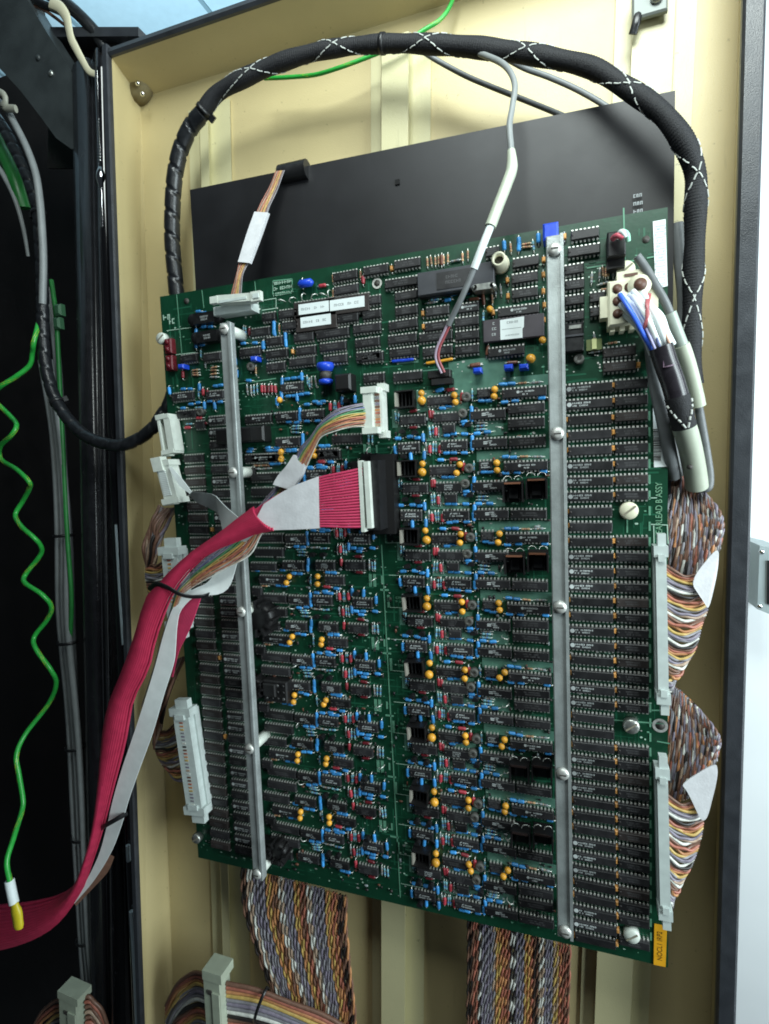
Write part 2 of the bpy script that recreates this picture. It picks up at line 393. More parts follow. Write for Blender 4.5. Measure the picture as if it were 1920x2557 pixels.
# latch bracket, upper right
p = U(1622, -2, DB + .016); mb = MB(); mb.bbox(p, 0.022, 0.004, 0.022, 0.0012); lb = mb.build('latch_bracket', mat('grey_bracket', (.20, .22, .21), .55, metal=.2), door)
mb = MB(); mb.lathe(p + Vector((0.004, -0.002, -0.002)), (0, -1, 0), [(0.004, 0), (0.004, 0.002), (0.002, 0.004)], 12); mb.build('screw', steel, door)
mb = MB(); mb.tube(path([(1596, 22, DB + .016), (1590, 50, DB + .018), (1580, 86, DB + .016)], 10), 0.0028, 8, flat=0.4); mb.build('strap', blackrub, door)

# black cabinet at the left

DP = -0.034
mb = MB()   # post: broad face and two rounded ribs
pr = [(166, -0.075), (168, -0.052), (173, -0.047), (182, -0.045), (206, -0.044), (215, -0.047), (219, -0.050), (224, -0.044), (229, -0.040), (234, -0.039), (238, -0.042), (242, -0.047), (250, -0.050), (268, -0.052), (268, -0.09), (167, -0.09)]
lo = ln((0, 300), (76, 2557), DP)
def pshift(z): return lo(z).x - lo(0.6).x
vs = []
for z in (zb, zt + 0.03):
    for u, d in pr:
        p = U(u + 8, 460, d); vs.append((p.x + pshift(z), -d, z))
n = len(pr); mb.add(vs, [(i, i + 1, n + i + 1, n + i) for i in range(n - 1)] + [(n - 1, 0, n, 2 * n - 1), tuple(range(n))[::-1], tuple(range(n, 2 * n))], 0, True)
post = mb.build('corner_post', blackp, cab)
mb = MB(); ib = U(330, 86, -.24); il = U(-1300, 1300, -.24).x; mb.box(((ib.x + il) / 2, 0.24, (ib.z - 0.8) / 2), ib.x - il, 0.02, ib.z + 0.8); mb.build('interior_back', innerp, cab)
mb = MB(); quad(mb, U(238, 95, -.075), U(300, 95, -.075), U(400, 2700, -.075), U(330, 2700, -.075), .004); mb.build('hinge_filler', innerp, cab)
mb = MB(); mb.tube([U(255, 175, -.043), U(268, 700, -.043), U(300, 1500, -.043), U(350, 2700, -.043)], .0052, 16); mb.build('edge_trim', mat('gloss_black_edge', (.008, .008, .010), .10, coat=.5), cab)
mb = MB(); mb.box((-0.118, 0.33, 0.2), 0.004, 0.46, 1.1); mb.build('interior_side', innerp, cab)
# curved gusset at the cabinet top
G = [(-60, -60), (60, -60), (68, 0), (115, 78), (160, 150), (205, 225), (232, 300), (230, 372), (178, 372), (140, 345), (100, 290), (50, 225), (0, 172), (-60, 120)]
mb = MB(); f = [U(u, v, -0.05) for u, v in G]; bk = [p + Vector((0, 0.02, 0)) for p in f]
k = len(G); mb.add(f + bk, [tuple(range(k)), tuple(range(k, 2 * k))[::-1]] + [(i, k + i, k + (i + 1) % k, (i + 1) % k) for i in range(k)])
gus = mb.build('top_gusset', hoodp, cab)
for u, v in ((128, 184), (96, 145)):
    mb = MB(); mb.lathe(U(u, v, -0.05), (0, -1, 0), [(0.003, 0), (0.003, 0.001), (0.001, 0.002)], 8); mb.build('rivet', steel if u > 100 else hoodp, gus)
mb = MB(); a, b, c, d = U(105, 67, -0.065), U(345, 67, -0.065), U(345, 90, -0.065), U(105, 92, -0.065); quad(mb, a, b, c, d, 0.03); mb.build('top_rail', rimp, cab)
mb = MB(); a, b, c, d = U(120, 88, -0.085), U(285, 88, -0.085), U(285, 420, -0.085), U(120, 420, -0.085); quad(mb, a, b, c, d, 0.002); mb.build('top_filler', innerp, cab)
# bright hinge rod with a threaded length
rodp = path([(244, 180, -0.040), (247, 270, -0.040), (252, 400, -0.040), (258, 570, -0.040)], 150)
rr = []
for i in range(150):
    t = i / 149; q = 0.0026
    if 0.30 < t < 0.58: q = 0.0021 + 0.0009 * (0.5 + 0.5 * math.sin(i * 2.1))
    elif 0.60 <= t < 0.74: q = 0.0024 + 0.0026 * math.sin(math.pi * (t - .60) / .14)  # bulge added so the lamp shows as a glint on the rod
    rr.append(q)
mb = MB(); mb.tube([U(319, 2110, -.036), U(321, 2150, -.036)], .0022, 8); mb.tube(smooth([U(328, 2275, -.036), U(338, 2400, -.036), U(352, 2640, -.036)], 12), [.0026 + .0022 * k / 11 for k in range(12)], 10); mb.tube(smooth([U(289, 1310, -.038), U(298, 1480, -.038), U(307, 1610, -.038)], 10), .0012, 8)  # pale strips standing in for reflections on the glossy post edge
mb.build('painted_edge_reflection', mat('edge_reflection_pale', (.62, .74, .80), .35, metal=.35), cab)
rod = thing('hinge_rod', 'thin bright steel rod with a threaded length beside the cream door', 'rod', rodp[-1])
mb = MB(); mb.tube(rodp, rr, 14); mb.build('rod', mat('polished_rod_steel', (.85, .86, .88), .09, metal=1.0), rod)
# ------------------------------------------------------------------ circuit board
BW, BH = 0.39, 0.5064
board = thing('circuit_board', 'large green circuit board crowded with black chips, hung on the cream door', 'circuit board', (0.195, 0, 0))
mb = MB(); mb.box((BW / 2, 0.0009, BH / 2), BW, 0.0018, BH); mb.build('board_sheet', pcb, board)
OFF = Vector((0.195, 0, 0))
def put(name, me, x, z, y=0.0, rot=None, label=None, parent=board, kind=None):
    return inst(name, me, Vector((x, y, z)) - OFF, parent, rot, label, kind)
def X(u, v, d=.003):
    p = U(u, v, d); return p.x, p.z
def R2(a): return (0, a, 0)

def glyphs(mb, x0, x1, z, h, y, mi, rnd, gap=0.1):
    x = x0
    while x < x1 - h * 0.3:
        wd = h * rnd.choice((0.45, 0.6, 0.7, 0.8))
        if rnd.random() > gap:
            k = rnd.random(); a = h * 0.24
            def q(xa, xb, za, zb_): mb.add([(xa, y, za), (xb, y, za), (xb, y, zb_), (xa, y, zb_)], [(0, 1, 2, 3)], mi)
            if k < .4: q(x, x + a, z - h / 2, z + h / 2); q(x + a, x + wd, z + h / 2 - a, z + h / 2); q(x + wd - a, x + wd, z - h / 2, z + h / 2 - a)
            elif k < .7: q(x, x + a, z - h / 2, z + h / 2); q(x + a, x + wd, z - a / 2, z + a / 2)
            else: q(x, x + wd, z - h / 2, z - h / 2 + a); q(x, x + wd, z + h / 2 - a, z + h / 2); q(x, x + a, z - h / 2 + a, z + h / 2 - a)
        x += wd + h * 0.22
CH = {}
def chip_mesh(n, wide, style, body, var=0):
    key = (n, wide, style, body.name, var)
    if key in CH: return CH[key]
    rnd = random.Random(n * 31 + wide * 7 + len(style) * 13 + var)
    L = n / 2 * 0.00254 - 0.0004; hw = 0.0066 if wide else 0.0031; T = -0.0043; b = 0.0003
    mb = MB(); vs = []
    for y, s in ((-0.0007, 0.0003), (-0.0023, 0.0), (-0.0041, 0.00035), (T, 0.0006)):
        for i, j in ((-1, -1), (1, -1), (1, 1), (-1, 1)): vs.append((i * (L / 2 - s), y, j * (hw - s)))
    fs = []
    for r in (0, 4, 8):
        for k in range(4): fs.append((r + k, r + (k + 1) % 4, r + 4 + (k + 1) % 4, r + 4 + k))
    fs += [(12, 13, 14, 15)]
    mb.add(vs, fs, 0)
    y = T - 0.00004
    mb.lathe((-L / 2 + .0013, T + .0004, 0), (0, -1, 0), [(0.0008, 0), (0.0008, 0.00043)], 10, 2)
    if style == 'logo':
        mb.lathe((-L / 2 + .0032, T, 0.0002), (0, -1, 0), [(0.0015, 0), (0.0015, 0.00005)], 14, 1, False)
        glyphs(mb, -L / 2 + .0050, -L / 2 + .0165, .0009, .0012, y, 1, rnd); glyphs(mb, -L / 2 + .0053, -L / 2 + .0082, -.0008, .0010, y, 1, rnd); glyphs(mb, -L / 2 + .0095, -L / 2 + .015, -.0008, .0010, y, 1, rnd)
    elif style == 'stack':
        for dz, xa, xb in ((.0013, -.001, .002), (0, -.001, .003), (-.0013, .0004, .0052)): glyphs(mb, xa, xb, dz, .00095, y, 1, rnd)
        for dz in (.0009, -.0003): mb.add([(-.0042, y, dz - .0004), (-.0014, y, dz - .0004), (-.0011, y, dz + .0004), (-.0039, y, dz + .0004)], [(0, 1, 2, 3)], 1)
    elif style == 'two':
        mb.add([(-.0045, y, .0004), (-.0036, y, .0004), (-.0027, y, .0017), (-.0033, y, .0017)], [(0, 1, 2, 3)], 1)
        glyphs(mb, -.002, .0035, .0010, .0010, y, 1, rnd); glyphs(mb, -.0045, .0055, -.0007, .0010, y, 1, rnd)
    elif style == 'name':
        mb.lathe((-.004, T, .0006), (0, -1, 0), [(0.001, 0), (0.001, 0.00005)], 10, 1, False)
        glyphs(mb, -.0027, .0065, .0007, .0011, y, 1, rnd); glyphs(mb, -.001, .0025, -.0011, .0010, y, 1, rnd)
    elif style == 'faint':
        glyphs(mb, -L * .22, L * .22, .0008, .0010, y, 3, rnd); glyphs(mb, -L * .18, L * .25, -.0008, .0010, y, 3, rnd)
    elif style == 'eight':
        for dz in (.0014, 0, -.0014): glyphs(mb, -.003, .003, dz, .0009, y, 3 if var else 1, rnd)
    body_me = mb.mesh('integrated_circuit', [body, print_, chipb, printdim])
    mb = MB()
    for i in range(n // 2):
        x = (i - (n / 2 - 1) / 2) * 0.00254
        for s in (-1, 1):
            mb.box((x, -.0022, s * (hw + .0004)), .0013, .00028, .0011)
            mb.obox((x, -.0011, s * (hw + .00095)), (.00055, 0, 0), (0, 0, .00014), (0, -.0011, 0), 0)
    CH[key] = (body_me, mb.mesh('pin_row', [solder])); return CH[key]
NCHIP = [0]
def ic(x, z, n, style='faint', wide=0, body=None, y=0.0, name='integrated_circuit', label=None, var=None):
    b, p = chip_mesh(n, wide, style, body or chipm, NCHIP[0] % 3 if var is None else var)
    NCHIP[0] += 1
    o = put(name, b, x, z, y, R2(random.gauss(0, .008)), label)
    q = inst('pin_row', p, (0, 0, 0), o); q['kind'] = 'stuff'
    return o
def pack(mb, name, mats): return mb.mesh(name, mats if isinstance(mats, list) else [mats])
def axial(bodymat, L, r, rise, bands=None, dog=False):
    """axial part lying along X with bent leads"""
    mb = MB(); h = L / 2
    prof = [(r * .45, -h), (r * .9, -h + r * .35), (r, -h + r * .8), (r if not dog else r * .78, -h + L * .3), (r if not dog else r * .78, h - L * .3), (r, h - r * .8), (r * .9, h - r * .35), (r * .45, h)]
    mb.lathe((0, -rise, 0), (1, 0, 0), prof, 8, 0)
    if bands:
        for k, t in enumerate((-.28, -.08, .12, .30)): mb.lathe((t * L, -rise, 0), (1, 0, 0), [(r * (.84 if dog else 1.03), -L * .035), (r * (.84 if dog else 1.03), L * .035)], 8, 2 + k % 2)
    for s in (-1, 1): mb.tube([(s * h, -rise, 0), (s * (h + .0010), -rise, 0), (s * (h + .0014), -rise * .6, 0), (s * (h + .0014), 0.0005, 0)], .00033, 5, 1)
    return mb.mesh('component', [bodymat, solder] + (bands or []))
M_bh = axial(bluec, .0052, .00135, .0018); M_bv = axial(bluec, .0066, .00145, .0019)
M_lr = axial(cyan, .0062, .00095, .0014, [blued, brownr], True); M_gr = axial(greyr, .0062, .00095, .0014, [brownr, tanr], True)
M_rr = axial(redr, .0062, .0014, .0018); M_rd = axial(redd, .0062, .0013, .0018); M_tr = axial(tanr, .0058, .0009, .0014, [brownr, redr], True)
M_bw = axial(blued, .0105, .0012, .0015); M_yw = axial(tantm, .012, .0011, .0014); M_br = axial(brownr, .0075, .0012, .0016)
def drop(r, m_):
    mb = MB(); h = .0022
    mb.lathe((0, 0, 0), (0, -1, 0), [(r * .25, h), (r * .62, h + r * .3), (r * .92, h + r * .75), (r, h + r * 1.1), (r * .92, h + r * 1.55), (r * .62, h + r * 1.9), (r * .2, h + r * 2.05)], 14, 0)
    for s in (-1, 1): mb.tube([(s * .0012, 0, 0), (s * .0010, -h - r * .3, 0)], .0003, 5, 1)
    return mb.mesh('tantalum_capacitor', [m_, solder])
M_t = drop(.0024, tantm); M_T = drop(.0032, tantm)
mb = MB(); mb.bbox((0, -.0022, 0), .0022, .0030, .0034, .0006, 0); mb.tube([(0, 0, .0012), (0, -.002, .0031), (0, -.0005, .0036)], .0003, 5, 1); mb.tube([(0, 0, -.0012), (0, -.002, -.0031), (0, -.0005, -.0036)], .0003, 5, 1)
M_oc = mb.mesh('decoupling_capacitor', [tantd, solder])
mb = MB(); mb.bbox((0, -.0055, 0), .0058, .0080, .0036, .0010, 0); M_blk = mb.mesh('box_capacitor', [blued])
mb = MB()   # small transistor: D-shaped can
vs = [(.0023 * math.cos(t), 0, .0023 * math.sin(t)) for t in [math.pi * (-.12 + 1.24 * k / 8) for k in range(9)]]
mb.add([(x, -.002, z) for x, _, z in vs] + [(x, -.0068, z) for x, _, z in vs], [tuple(range(9, 18))[::-1]] + [(i, (i + 1) % 9, 9 + (i + 1) % 9, 9 + i) for i in range(9)], 0)
for s in (-1, 0, 1): mb.tube([(s * .0012, 0, .0004), (s * .0012, -.0022, .0004)], .0003, 5, 1)
M_tx = mb.mesh('transistor', [blackpl, solder])
mb = MB(); mb.lathe((0, 0, 0), (0, -1, 0), [(.0034, 0), (.0034, .004), (.0030, .0045), (.0012, .0045), (.0010, .0040)], 16, 0); mb.box((0, -.0046, 0), .0042, .0003, .0006, 1)
M_trim = mb.mesh('trimmer', [mat('dull_trimmer', (.085, .085, .078), .5), ink])
mb = MB(); mb.tube([(-.0022, 0, -.001), (-.0020, -.003, -.001), (.0005, -.005, .0005), (.0022, -.003, .0014), (.0024, 0, .0014)], .00035, 6, 0); M_jump = mb.mesh('test_loop', [solder])
NAMES = {'bh': ('film_capacitor', M_bh), 'bv': ('axial_capacitor', M_bv), 'lh': ('resistor', M_lr), 'lv': ('resistor', M_lr), 'gh': ('resistor', M_gr), 'gv': ('resistor', M_gr),
         'rh': ('red_diode', M_rr), 'rv': ('red_diode', M_rr), 'dh': ('red_diode', M_rd), 'dv': ('red_diode', M_rd), 'th': ('resistor', M_tr), 'tv': ('resistor', M_tr),
         't': ('tantalum_capacitor', M_t), 'T': ('tantalum_capacitor', M_T), 'oc': ('decoupling_capacitor', M_oc), 'blk': ('box_capacitor', M_blk), 'tx': ('transistor', M_tx),
         'trim': ('trimmer', M_trim), 'loop': ('test_loop', M_jump), 'bw': ('axial_capacitor', M_bw), 'yw': ('axial_capacitor', M_yw), 'br': ('red_diode', M_br), 'brv': ('red_diode', M_br)}
COUNT = {}; SPARE = {}
def comp(kind, x, z):
    if not (0.002 < z < BH - .002): return
    name, me = NAMES[kind]
    vert = kind in ('bv', 'lv', 'gv', 'rv', 'dv', 'tv', 'brv')
    a = (math.pi / 2 if vert else 0) + random.gauss(0, .05 if kind not in ('t', 'T') else .3)
    if kind == 'trim' or kind == 'loop': a += random.choice((0, .8, -.7))
    x += random.gauss(0, .00025); z += random.gauss(0, .00025)
    COUNT[name] = COUNT.get(name, 0) + 1
    if COUNT[name] > 298:
        SPARE.setdefault((name, me.name_full), (me, []))[1].append((x, z, a)); return
    put(name, me, x, z, 0, R2(a) if kind not in ('t', 'T') else (random.gauss(0, .12), a, random.gauss(0, .14)))

# ---- heat sinks, sockets, headers
mb = MB()
mb.box((0, -.0008, 0), .0135, .0010, .0150, 0)
for s in (-1, 1): mb.box((s * .0065, -.0065, -.0005), .0010, .0105, .0130, 0); mb.box((s * .0040, -.0030, -.0005), .0008, .0034, .0125, 0)
mb.box((0, -.0070, .0062), .0118, .0098, .0009, 1); mb.box((0, -.0126, .0062), .0108, .0012, .0012, 2)
mb.box((0, -.0042, -.001), .0062, .0035, .0072, 3)
for s in (-1, 1):
    ring = [(s * .0036 + .0026 * math.cos(t), -.0075 - .0003 * k, .0088 + .0022 * math.sin(t)) for k, t in enumerate([math.pi * j / 8 for j in range(9)])]
    mb.tube(ring, .00035, 5, 4)
M_hs = mb.mesh('heat_sink', [heatm, heatbr, copper, blackpl, steel]); M_hd = M_hs.copy(); M_hd.materials[1] = heatm; M_hd.materials[2] = heatbr
def star(r, h, fins):
    mb = MB(); mb.lathe((0, 0, 0), (0, -1, 0), [(r * .80, .001), (r * .80, h * .80), (r * .62, h * .90), (r * .2, h * .86)], 16, 0)
    for k in range(fins):
        t = 2 * math.pi * k / fins; a = Vector((math.cos(t), 0, math.sin(t))); b = Vector((-math.sin(t), 0, math.cos(t)))
        mb.obox(a * r * .8 + Vector((0, -h / 2 - .001, 0)), a * r * .22, b * .0007, (0, -h / 2, 0), 0)
    return mb.mesh('finned_heat_sink', [heatm])
M_star = star(.0150, .016, 11); M_star2 = star(.0095, .014, 9)
mb = MB()
mb.box((0, -.0006, 0), .014, .0012, .0125, 0)
for s in (-1, 1): mb.box((0, -.0060, s * .0058), .014, .0096, .0009, 0)
mb.box((.0066, -.0050, 0), .0009, .0076, .0107, 0); mb.box((-.0062, -.0058, 0), .0012, .0092, .0100, 1)
for k in range(3): mb.box((-.0025 + k * .0028, -.0035, 0), .0008, .0046, .0095, 2)
M_sock = mb.mesh('relay_socket', [heatm, mat('stripe_ivory', (0.30, 0.28, 0.24), 0.5), blackpl])

# ---- right-hand chip columns, same kind of chip as the rest: rows 10.23 mm apart
PIT = 0.01023
pattern = 'LLPPPLLLPPPLLLPPLLPPLLPPPLLLPPPLLLPPLLPP'
def rowz(i): return 0.4030 - PIT * i - .0040
for i, c in enumerate(pattern):
    z = rowz(i)
    if z < .008: continue
    if c == 'L': ic(.3424, z, 24, 'logo', name='dip_chip', var=i % 2)
    else:
        ic(.3430, z, 22, 'none', name='dip_chip'); comp('oc', .3295, z + .0006)
    if i not in (8, 9, 22, 23) and i < 37:
        ic(.3684, z + .0003, 16, 'faint', name='dip_chip', body=chipb if i % 4 == 2 else chipm)
    if not (8 <= i <= 9 or 22 <= i <= 23): comp('oc', .3576, z + .0008)
ic(.3684, .0150, 16, 'faint', name='dip_chip')
for u, v in ((1546, 878), (1546, 915)): x, z = X(u, v); ic(x, z, 16, 'faint', name='dip_chip', body=chipb)
comp('oc', *X(1594, 912))
# ---- left-hand dense columns
for i in range(40):
    z = .4012 - PIT * i - .0035
    if z < .012: continue
    if i >= 0 and i * 1 >= 0:
        ic(.0520, z, 14, 'logo' if (i % 5 in (0, 1, 3) and i not in (6, 11, 17, 23)) else 'faint', body=chipm)
    if i >= 3: ic(.0262 + (.0016 if z < .2 else 0), z, 16, 'faint', body=chipb if i % 3 else chipm)
    if i in (9, 10, 14, 20, 27): comp('oc', .0395, z)
# ---- right centre: eight repeats, 50.2 mm apart
MP = 0.0502
mod_r = [('t', 1057, 1155), ('T', 1057, 1179), ('t', 1144, 1161), ('t', 1145, 1182), ('rv', 1156, 1166), ('trim', 1169, 1168), ('lv', 1182, 1166), ('t', 1242, 1155), ('t', 1238, 1172),
    ('bh', 1206, 1178), ('bh', 1222, 1179), ('bh', 1262, 1182), ('bh', 1289, 1180), ('bh', 1356, 1178), ('bh', 1098, 1149), ('rh', 1130, 1148), ('bh', 1262, 1141), ('bh', 1281, 1142), ('th', 1308, 1142), ('gh', 1342, 1139),
    ('lv', 993, 1209), ('lv', 999, 1211), ('dh', 1036, 1196), ('rv', 1077, 1207), ('rv', 1084, 1208), ('bh', 1108, 1193), ('bh', 1123, 1189), ('trim', 1160, 1209), ('bv', 1181, 1202), ('bv', 1181, 1219),
    ('dh', 1036, 1238), ('tx', 1011, 1250), ('tx', 1043, 1252), ('lv', 1076, 1248), ('lv', 1083, 1248), ('rv', 1092, 1250), ('gv', 1100, 1249), ('bh', 1162, 1228), ('bh', 1165, 1236), ('tx', 1173, 1238),
    ('gh', 1205, 1233), ('lh', 1203, 1241), ('lh', 1203, 1250), ('bh', 1195, 1258), ('bh', 1221, 1258), ('bh', 998, 1262), ('bh', 1028, 1261), ('bh', 1046, 1264), ('bv', 1059, 1264), ('bv', 1062, 1307), ('bv', 1029, 1308),
    ('gv', 1069, 1289), ('rv', 1077, 1293), ('lv', 1085, 1290), ('lv', 1092, 1290), ('rv', 1102, 1293), ('bh', 1118, 1259), ('bh', 1134, 1258), ('bh', 1161, 1259), ('bh', 1120, 1304), ('bh', 1136, 1304), ('bh', 1162, 1305),
    ('bv', 1183, 1272), ('bv', 1181, 1291), ('bv', 991, 1291), ('loop', 1250, 1247), ('tx', 1015, 1309)]
chips_r = [(1104, 1175, 16, 'faint', 0), (1212, 1162, 8, 'eight', 0), (1312, 1164, 24, 'name', 0), (1036, 1220, 16, 'eight', 0), (1120, 1217, 16, 'eight', 0), (1222, 1214, 20, 'stack', 0),
    (1125, 1245, 8, 'none', 0), (1026, 1287, 14, 'two', 0), (1138, 1286, 16, 'two', 0), (1226, 1284, 20, 'stack', 0), (1319, 1284, 20, 'faint', 0)]
for k in range(8):
    dz = -MP * (k - 1)
    for kind, u, v in mod_r:
        x, z = X(u, v, .004); z += dz
        if k == 0 and v > 1255 and u < 1070: pass
        comp(kind, x, z)
    for u, v, n, st, wd in chips_r:
        x, z = X(u, v, .004); z += dz
        if z < .006: continue
        ic(x, z, n, st, wd)
    x, z = X(1018, 1170, .006); put('relay_socket', M_sock, x, z + dz, 0, R2(random.gauss(0, .05)))
    if k in (1, 2, 5, 6):
        for u, v in ((1282, 1228), (1340, 1220)): x, z = X(u, v, .006); put('heat_sink', M_hs if k < 3 else M_hd, x, z + dz)
    else:
        for u, v in ((1317, 1203), (1317, 1238)):
            x, z = X(u, v, .004)
            if z + dz > .006: ic(x, z + dz, 20, 'faint')
# small dark parts crowding the gaps between the chips, too small to pick apart
mb = MB(); rnd = random.Random(21)
for k in range(900):
    x = rnd.choice((rnd.uniform(.205, .318), rnd.uniform(.092, .190), rnd.uniform(.092, .318))); z = rnd.uniform(.006, .405); L_ = rnd.uniform(.0016, .0034); r_ = rnd.uniform(.0006, .0011); v_ = rnd.random() < .45
    ax = Vector((0, 0, 1)) if v_ else Vector((1, 0, 0))
    mb.lathe(Vector((x, -r_ - .0006, z)) - ax * L_ / 2, ax, [(r_ * .6, 0), (r_, L_ * .2), (r_, L_ * .8), (r_ * .6, L_)], 6, rnd.choice((0, 0, 0, 1, 1, 2, 3)))
mb.build('small_part', [blackpl, chipb, greyr, brownr], board, kind='stuff')
# ---- left centre: repeats m = -2 .. 4
mod_l = [('t', 721, 1438), ('t', 718, 1453), ('t', 795, 1440), ('t', 795, 1455), ('bh', 732, 1433), ('bh', 746, 1434), ('bh', 640, 1424), ('bh', 682, 1424), ('bh', 703, 1425), ('bh', 692, 1463), ('bh', 706, 1464),
    ('th', 655, 1465), ('lv', 772, 1451), ('bh', 815, 1431), ('bh', 829, 1432), ('rh', 814, 1467), ('bh', 838, 1471), ('bv', 772, 1491), ('bv', 773, 1507), ('bh', 787, 1481), ('bh', 808, 1478), ('bh', 822, 1483), ('bh', 810, 1484),
    ('gv', 839, 1489), ('rv', 845, 1491), ('lv', 853, 1490), ('lv', 858, 1490), ('rv', 866, 1491), ('bv', 876, 1482), ('tx', 890, 1484), ('bv', 905, 1484), ('bv', 937, 1499), ('bh', 745, 1519), ('bh', 762, 1519), ('lh', 754, 1526), ('lh', 757, 1533), ('lh', 758, 1541),
    ('gv', 846, 1528), ('rv', 853, 1530), ('lv', 861, 1530), ('lv', 868, 1530), ('bv', 876, 1524), ('bh', 887, 1527), ('bh', 903, 1529), ('bh', 935, 1529), ('bh', 900, 1537), ('dh', 898, 1549), ('tx', 790, 1541), ('tx', 815, 1541),
    ('bv', 774, 1557), ('bv', 774, 1572), ('rv', 857, 1563), ('lv', 933, 1573), ('lv', 940, 1573), ('gv', 926, 1571), ('bh', 824, 1585), ('bh', 838, 1587), ('dh', 900, 1588), ('loop', 930, 1452), ('gh', 788, 1523), ('lh', 812, 1524), ('loop', 724, 1517)]
chips_l = [(678, 1449, 20, 'name', 0), (834, 1450, 14, 'faint', 0), (678, 1495, 22, 'faint', 0), (745, 1500, 16, 'stack', 0), (804, 1501, 14, 'two', 0), (904, 1507, 14, 'two', 0), (738, 1565, 16, 'stack', 0), (664, 1565, 20, 'faint', 0),
    (818, 1568, 14, 'eight', 0), (892, 1571, 14, 'eight', 0), (678, 1530, 22, 'none', 0), (640, 1478, 8, 'none', 0)]
for mi_ in range(-2, 5):
    dz = -MP * mi_
    for kind, u, v in mod_l:
        x, z = X(u, v, .004); comp(kind, x, z + dz)
    for u, v, n, st, wd in chips_l:
        x, z = X(u, v, .004); z += dz
        if z > .006 and not (mi_ == -2 and u < 700 and v < 1460 and False): ic(x, z, n, st, wd)
# ---- upper part of the board, chip by chip (photo crop origin, scale, rows of x0, x1, y)
def chips_at(ox, oy, s, rows, **kw):
    for r in rows:
        x0, x1, y = r[:3]; st = r[3] if len(r) > 3 else 'faint'
        a, b = U(ox + x0 * s, oy + y * s, .004), U(ox + x1 * s, oy + y * s, .004)
        n = max(8, 2 * round((b.x - a.x) / .00254))
        c = U(ox + (x0 + x1) / 2 * s, oy + y * s, .004)
        ic(c.x, c.z, n, st, **kw)
S3 = 300 / 1661
chips_at(650, 640, S3, [(990, 1345, 265), (1000, 1355, 455), (1415, 1760, 185), (1050, 1355, 850), (1390, 1680, 800), (440, 745, 1115), (765, 1215, 1060), (1275, 1660, 990),
    (60, 310, 1170), (480, 765, 1300), (800, 1190, 1245), (70, 365, 1345), (1285, 1660, 1190), (390, 745, 1455), (870, 1190, 1420), (1300, 1670, 1375), (60, 350, 1525, 'eight'), (235, 525, 790), (280, 525, 955), (0, 215, 835), (1490, 1660, 600)])
chips_at(900, 580, S3, [(445, 835, 430), (330, 780, 690), (450, 800, 870), (460, 800, 1080, 'eight'), (365, 800, 1270), (365, 780, 1470), (890, 1230, 1085, 'eight'), (1340, 1640, 1040, 'name'), (885, 1260, 1290), (1290, 1640, 1230),
    (800, 1265, 1440), (1300, 1640, 1420), (850, 1270, 1640), (1290, 1650, 1620)])
chips_at(1150, 550, S3, [(695, 1100, 570, 'none'), (690, 1075, 790), (690, 1080, 1000), (500, 1090, 1245, 'name'), (330, 545, 430, 'eight')])
chips_at(1400, 500, S3, [(120, 550, 460, 'none'), (90, 550, 690), (50, 320, 950), (50, 330, 1160), (50, 330, 1375), (400, 615, 1335), (405, 615, 1535), (50, 330, 1595)])
S6 = 600 / 1661
chips_at(900, 550, S6, [(190, 405, 910), (0, 160, 945), (215, 430, 1078, 'none'), (10, 170, 1090), (880, 1130, 905, 'name')])
S5 = 620 / 1661
chips_at(380, 650, S5, [(650, 790, 478), (580, 720, 612), (180, 300, 655), (330, 460, 645), (125, 275, 910, 'two'), (355, 475, 900, 'two'), (850, 1010, 848, 'two'), (610, 800, 1062, 'name'), (815, 975, 1045, 'stack'), (995, 1145, 1030, 'two'),
    (820, 985, 1215, 'stack'), (1200, 1395, 1195, 'eight'), (610, 830, 1325, 'name'), (1100, 1260, 1300), (165, 290, 1030, 'eight'), (300, 330, 1100, 'none')])
# chips with white stickers
for x0, x1, y, wd in ((525, 925, 715, 0), (975, 1400, 655, 0), (540, 965, 895, 0)):
    c = U(650 + (x0 + x1) / 2 * S3, 640 + y * S3, .006)
    o = ic(c.x, c.z, 28, 'none', 1, chipb, name='dip_chip')
    mb = MB(); mb.box((0, -.0046, .0005), .0255 if x0 < 900 else .028, .0003, .0078, 0); inst('paper_label', mb.mesh('paper_label', [paper]), (0, 0, 0), o)
    mb = MB()
    for a, b in ((-.0105, -.002), (.0005, .0035), (.006, .0095)): glyphs(mb, a, b, .0004, .0019, -.0048, 0, random, 0)
    inst('lettering', mb.mesh('lettering', [greyink]), (0, 0, 0), o)
# big ceramic processor and the chip with the torn sticker
c = U(1134, 694, .012); mb = MB()
mb.bbox((0, -.0055, 0), .0535, .0050, .0160, .0006, 0); mb.box((-.001, -.0082, 0), .0235, .0004, .0115, 1); mb.box((0, -.0015, 0), .0535, .0030, .0170, 3)
glyphs(mb, -.0075, .002, .002, .0020, -.00845, 2, random); glyphs(mb, -.0065, .004, -.0015, .0020, -.00845, 2, random)
o = put('ceramic_processor', mb.mesh('ceramic_processor', [ceram, chipm, printdim, blackpl]), c.x, c.z, -.002, None, 'large grey ceramic chip with a dark square lid')
c = U(1280, 817, .008); mb = MB(); mb.bbox((0, -.0035, 0), .0405, .0045, .0150, .0005, 0)
glyphs(mb, -.0135, -.0115, .0045, .0018, -.0059, 1, random); glyphs(mb, -.0140, -.0112, .0010, .0018, -.0059, 1, random); glyphs(mb, -.0142, -.0112, -.0028, .0018, -.0059, 1, random)
o = put('ceramic_chip', mb.mesh('ceramic_chip', [ceramp, print_]), c.x, c.z, 0, None, 'wide purple grey chip with a torn white sticker')
mb = MB(); V = [(-.0085, .0062), (.0075, .0068), (.0072, -.0002), (.0062, -.0012), (.0062, -.0072), (-.0085, -.0070)]
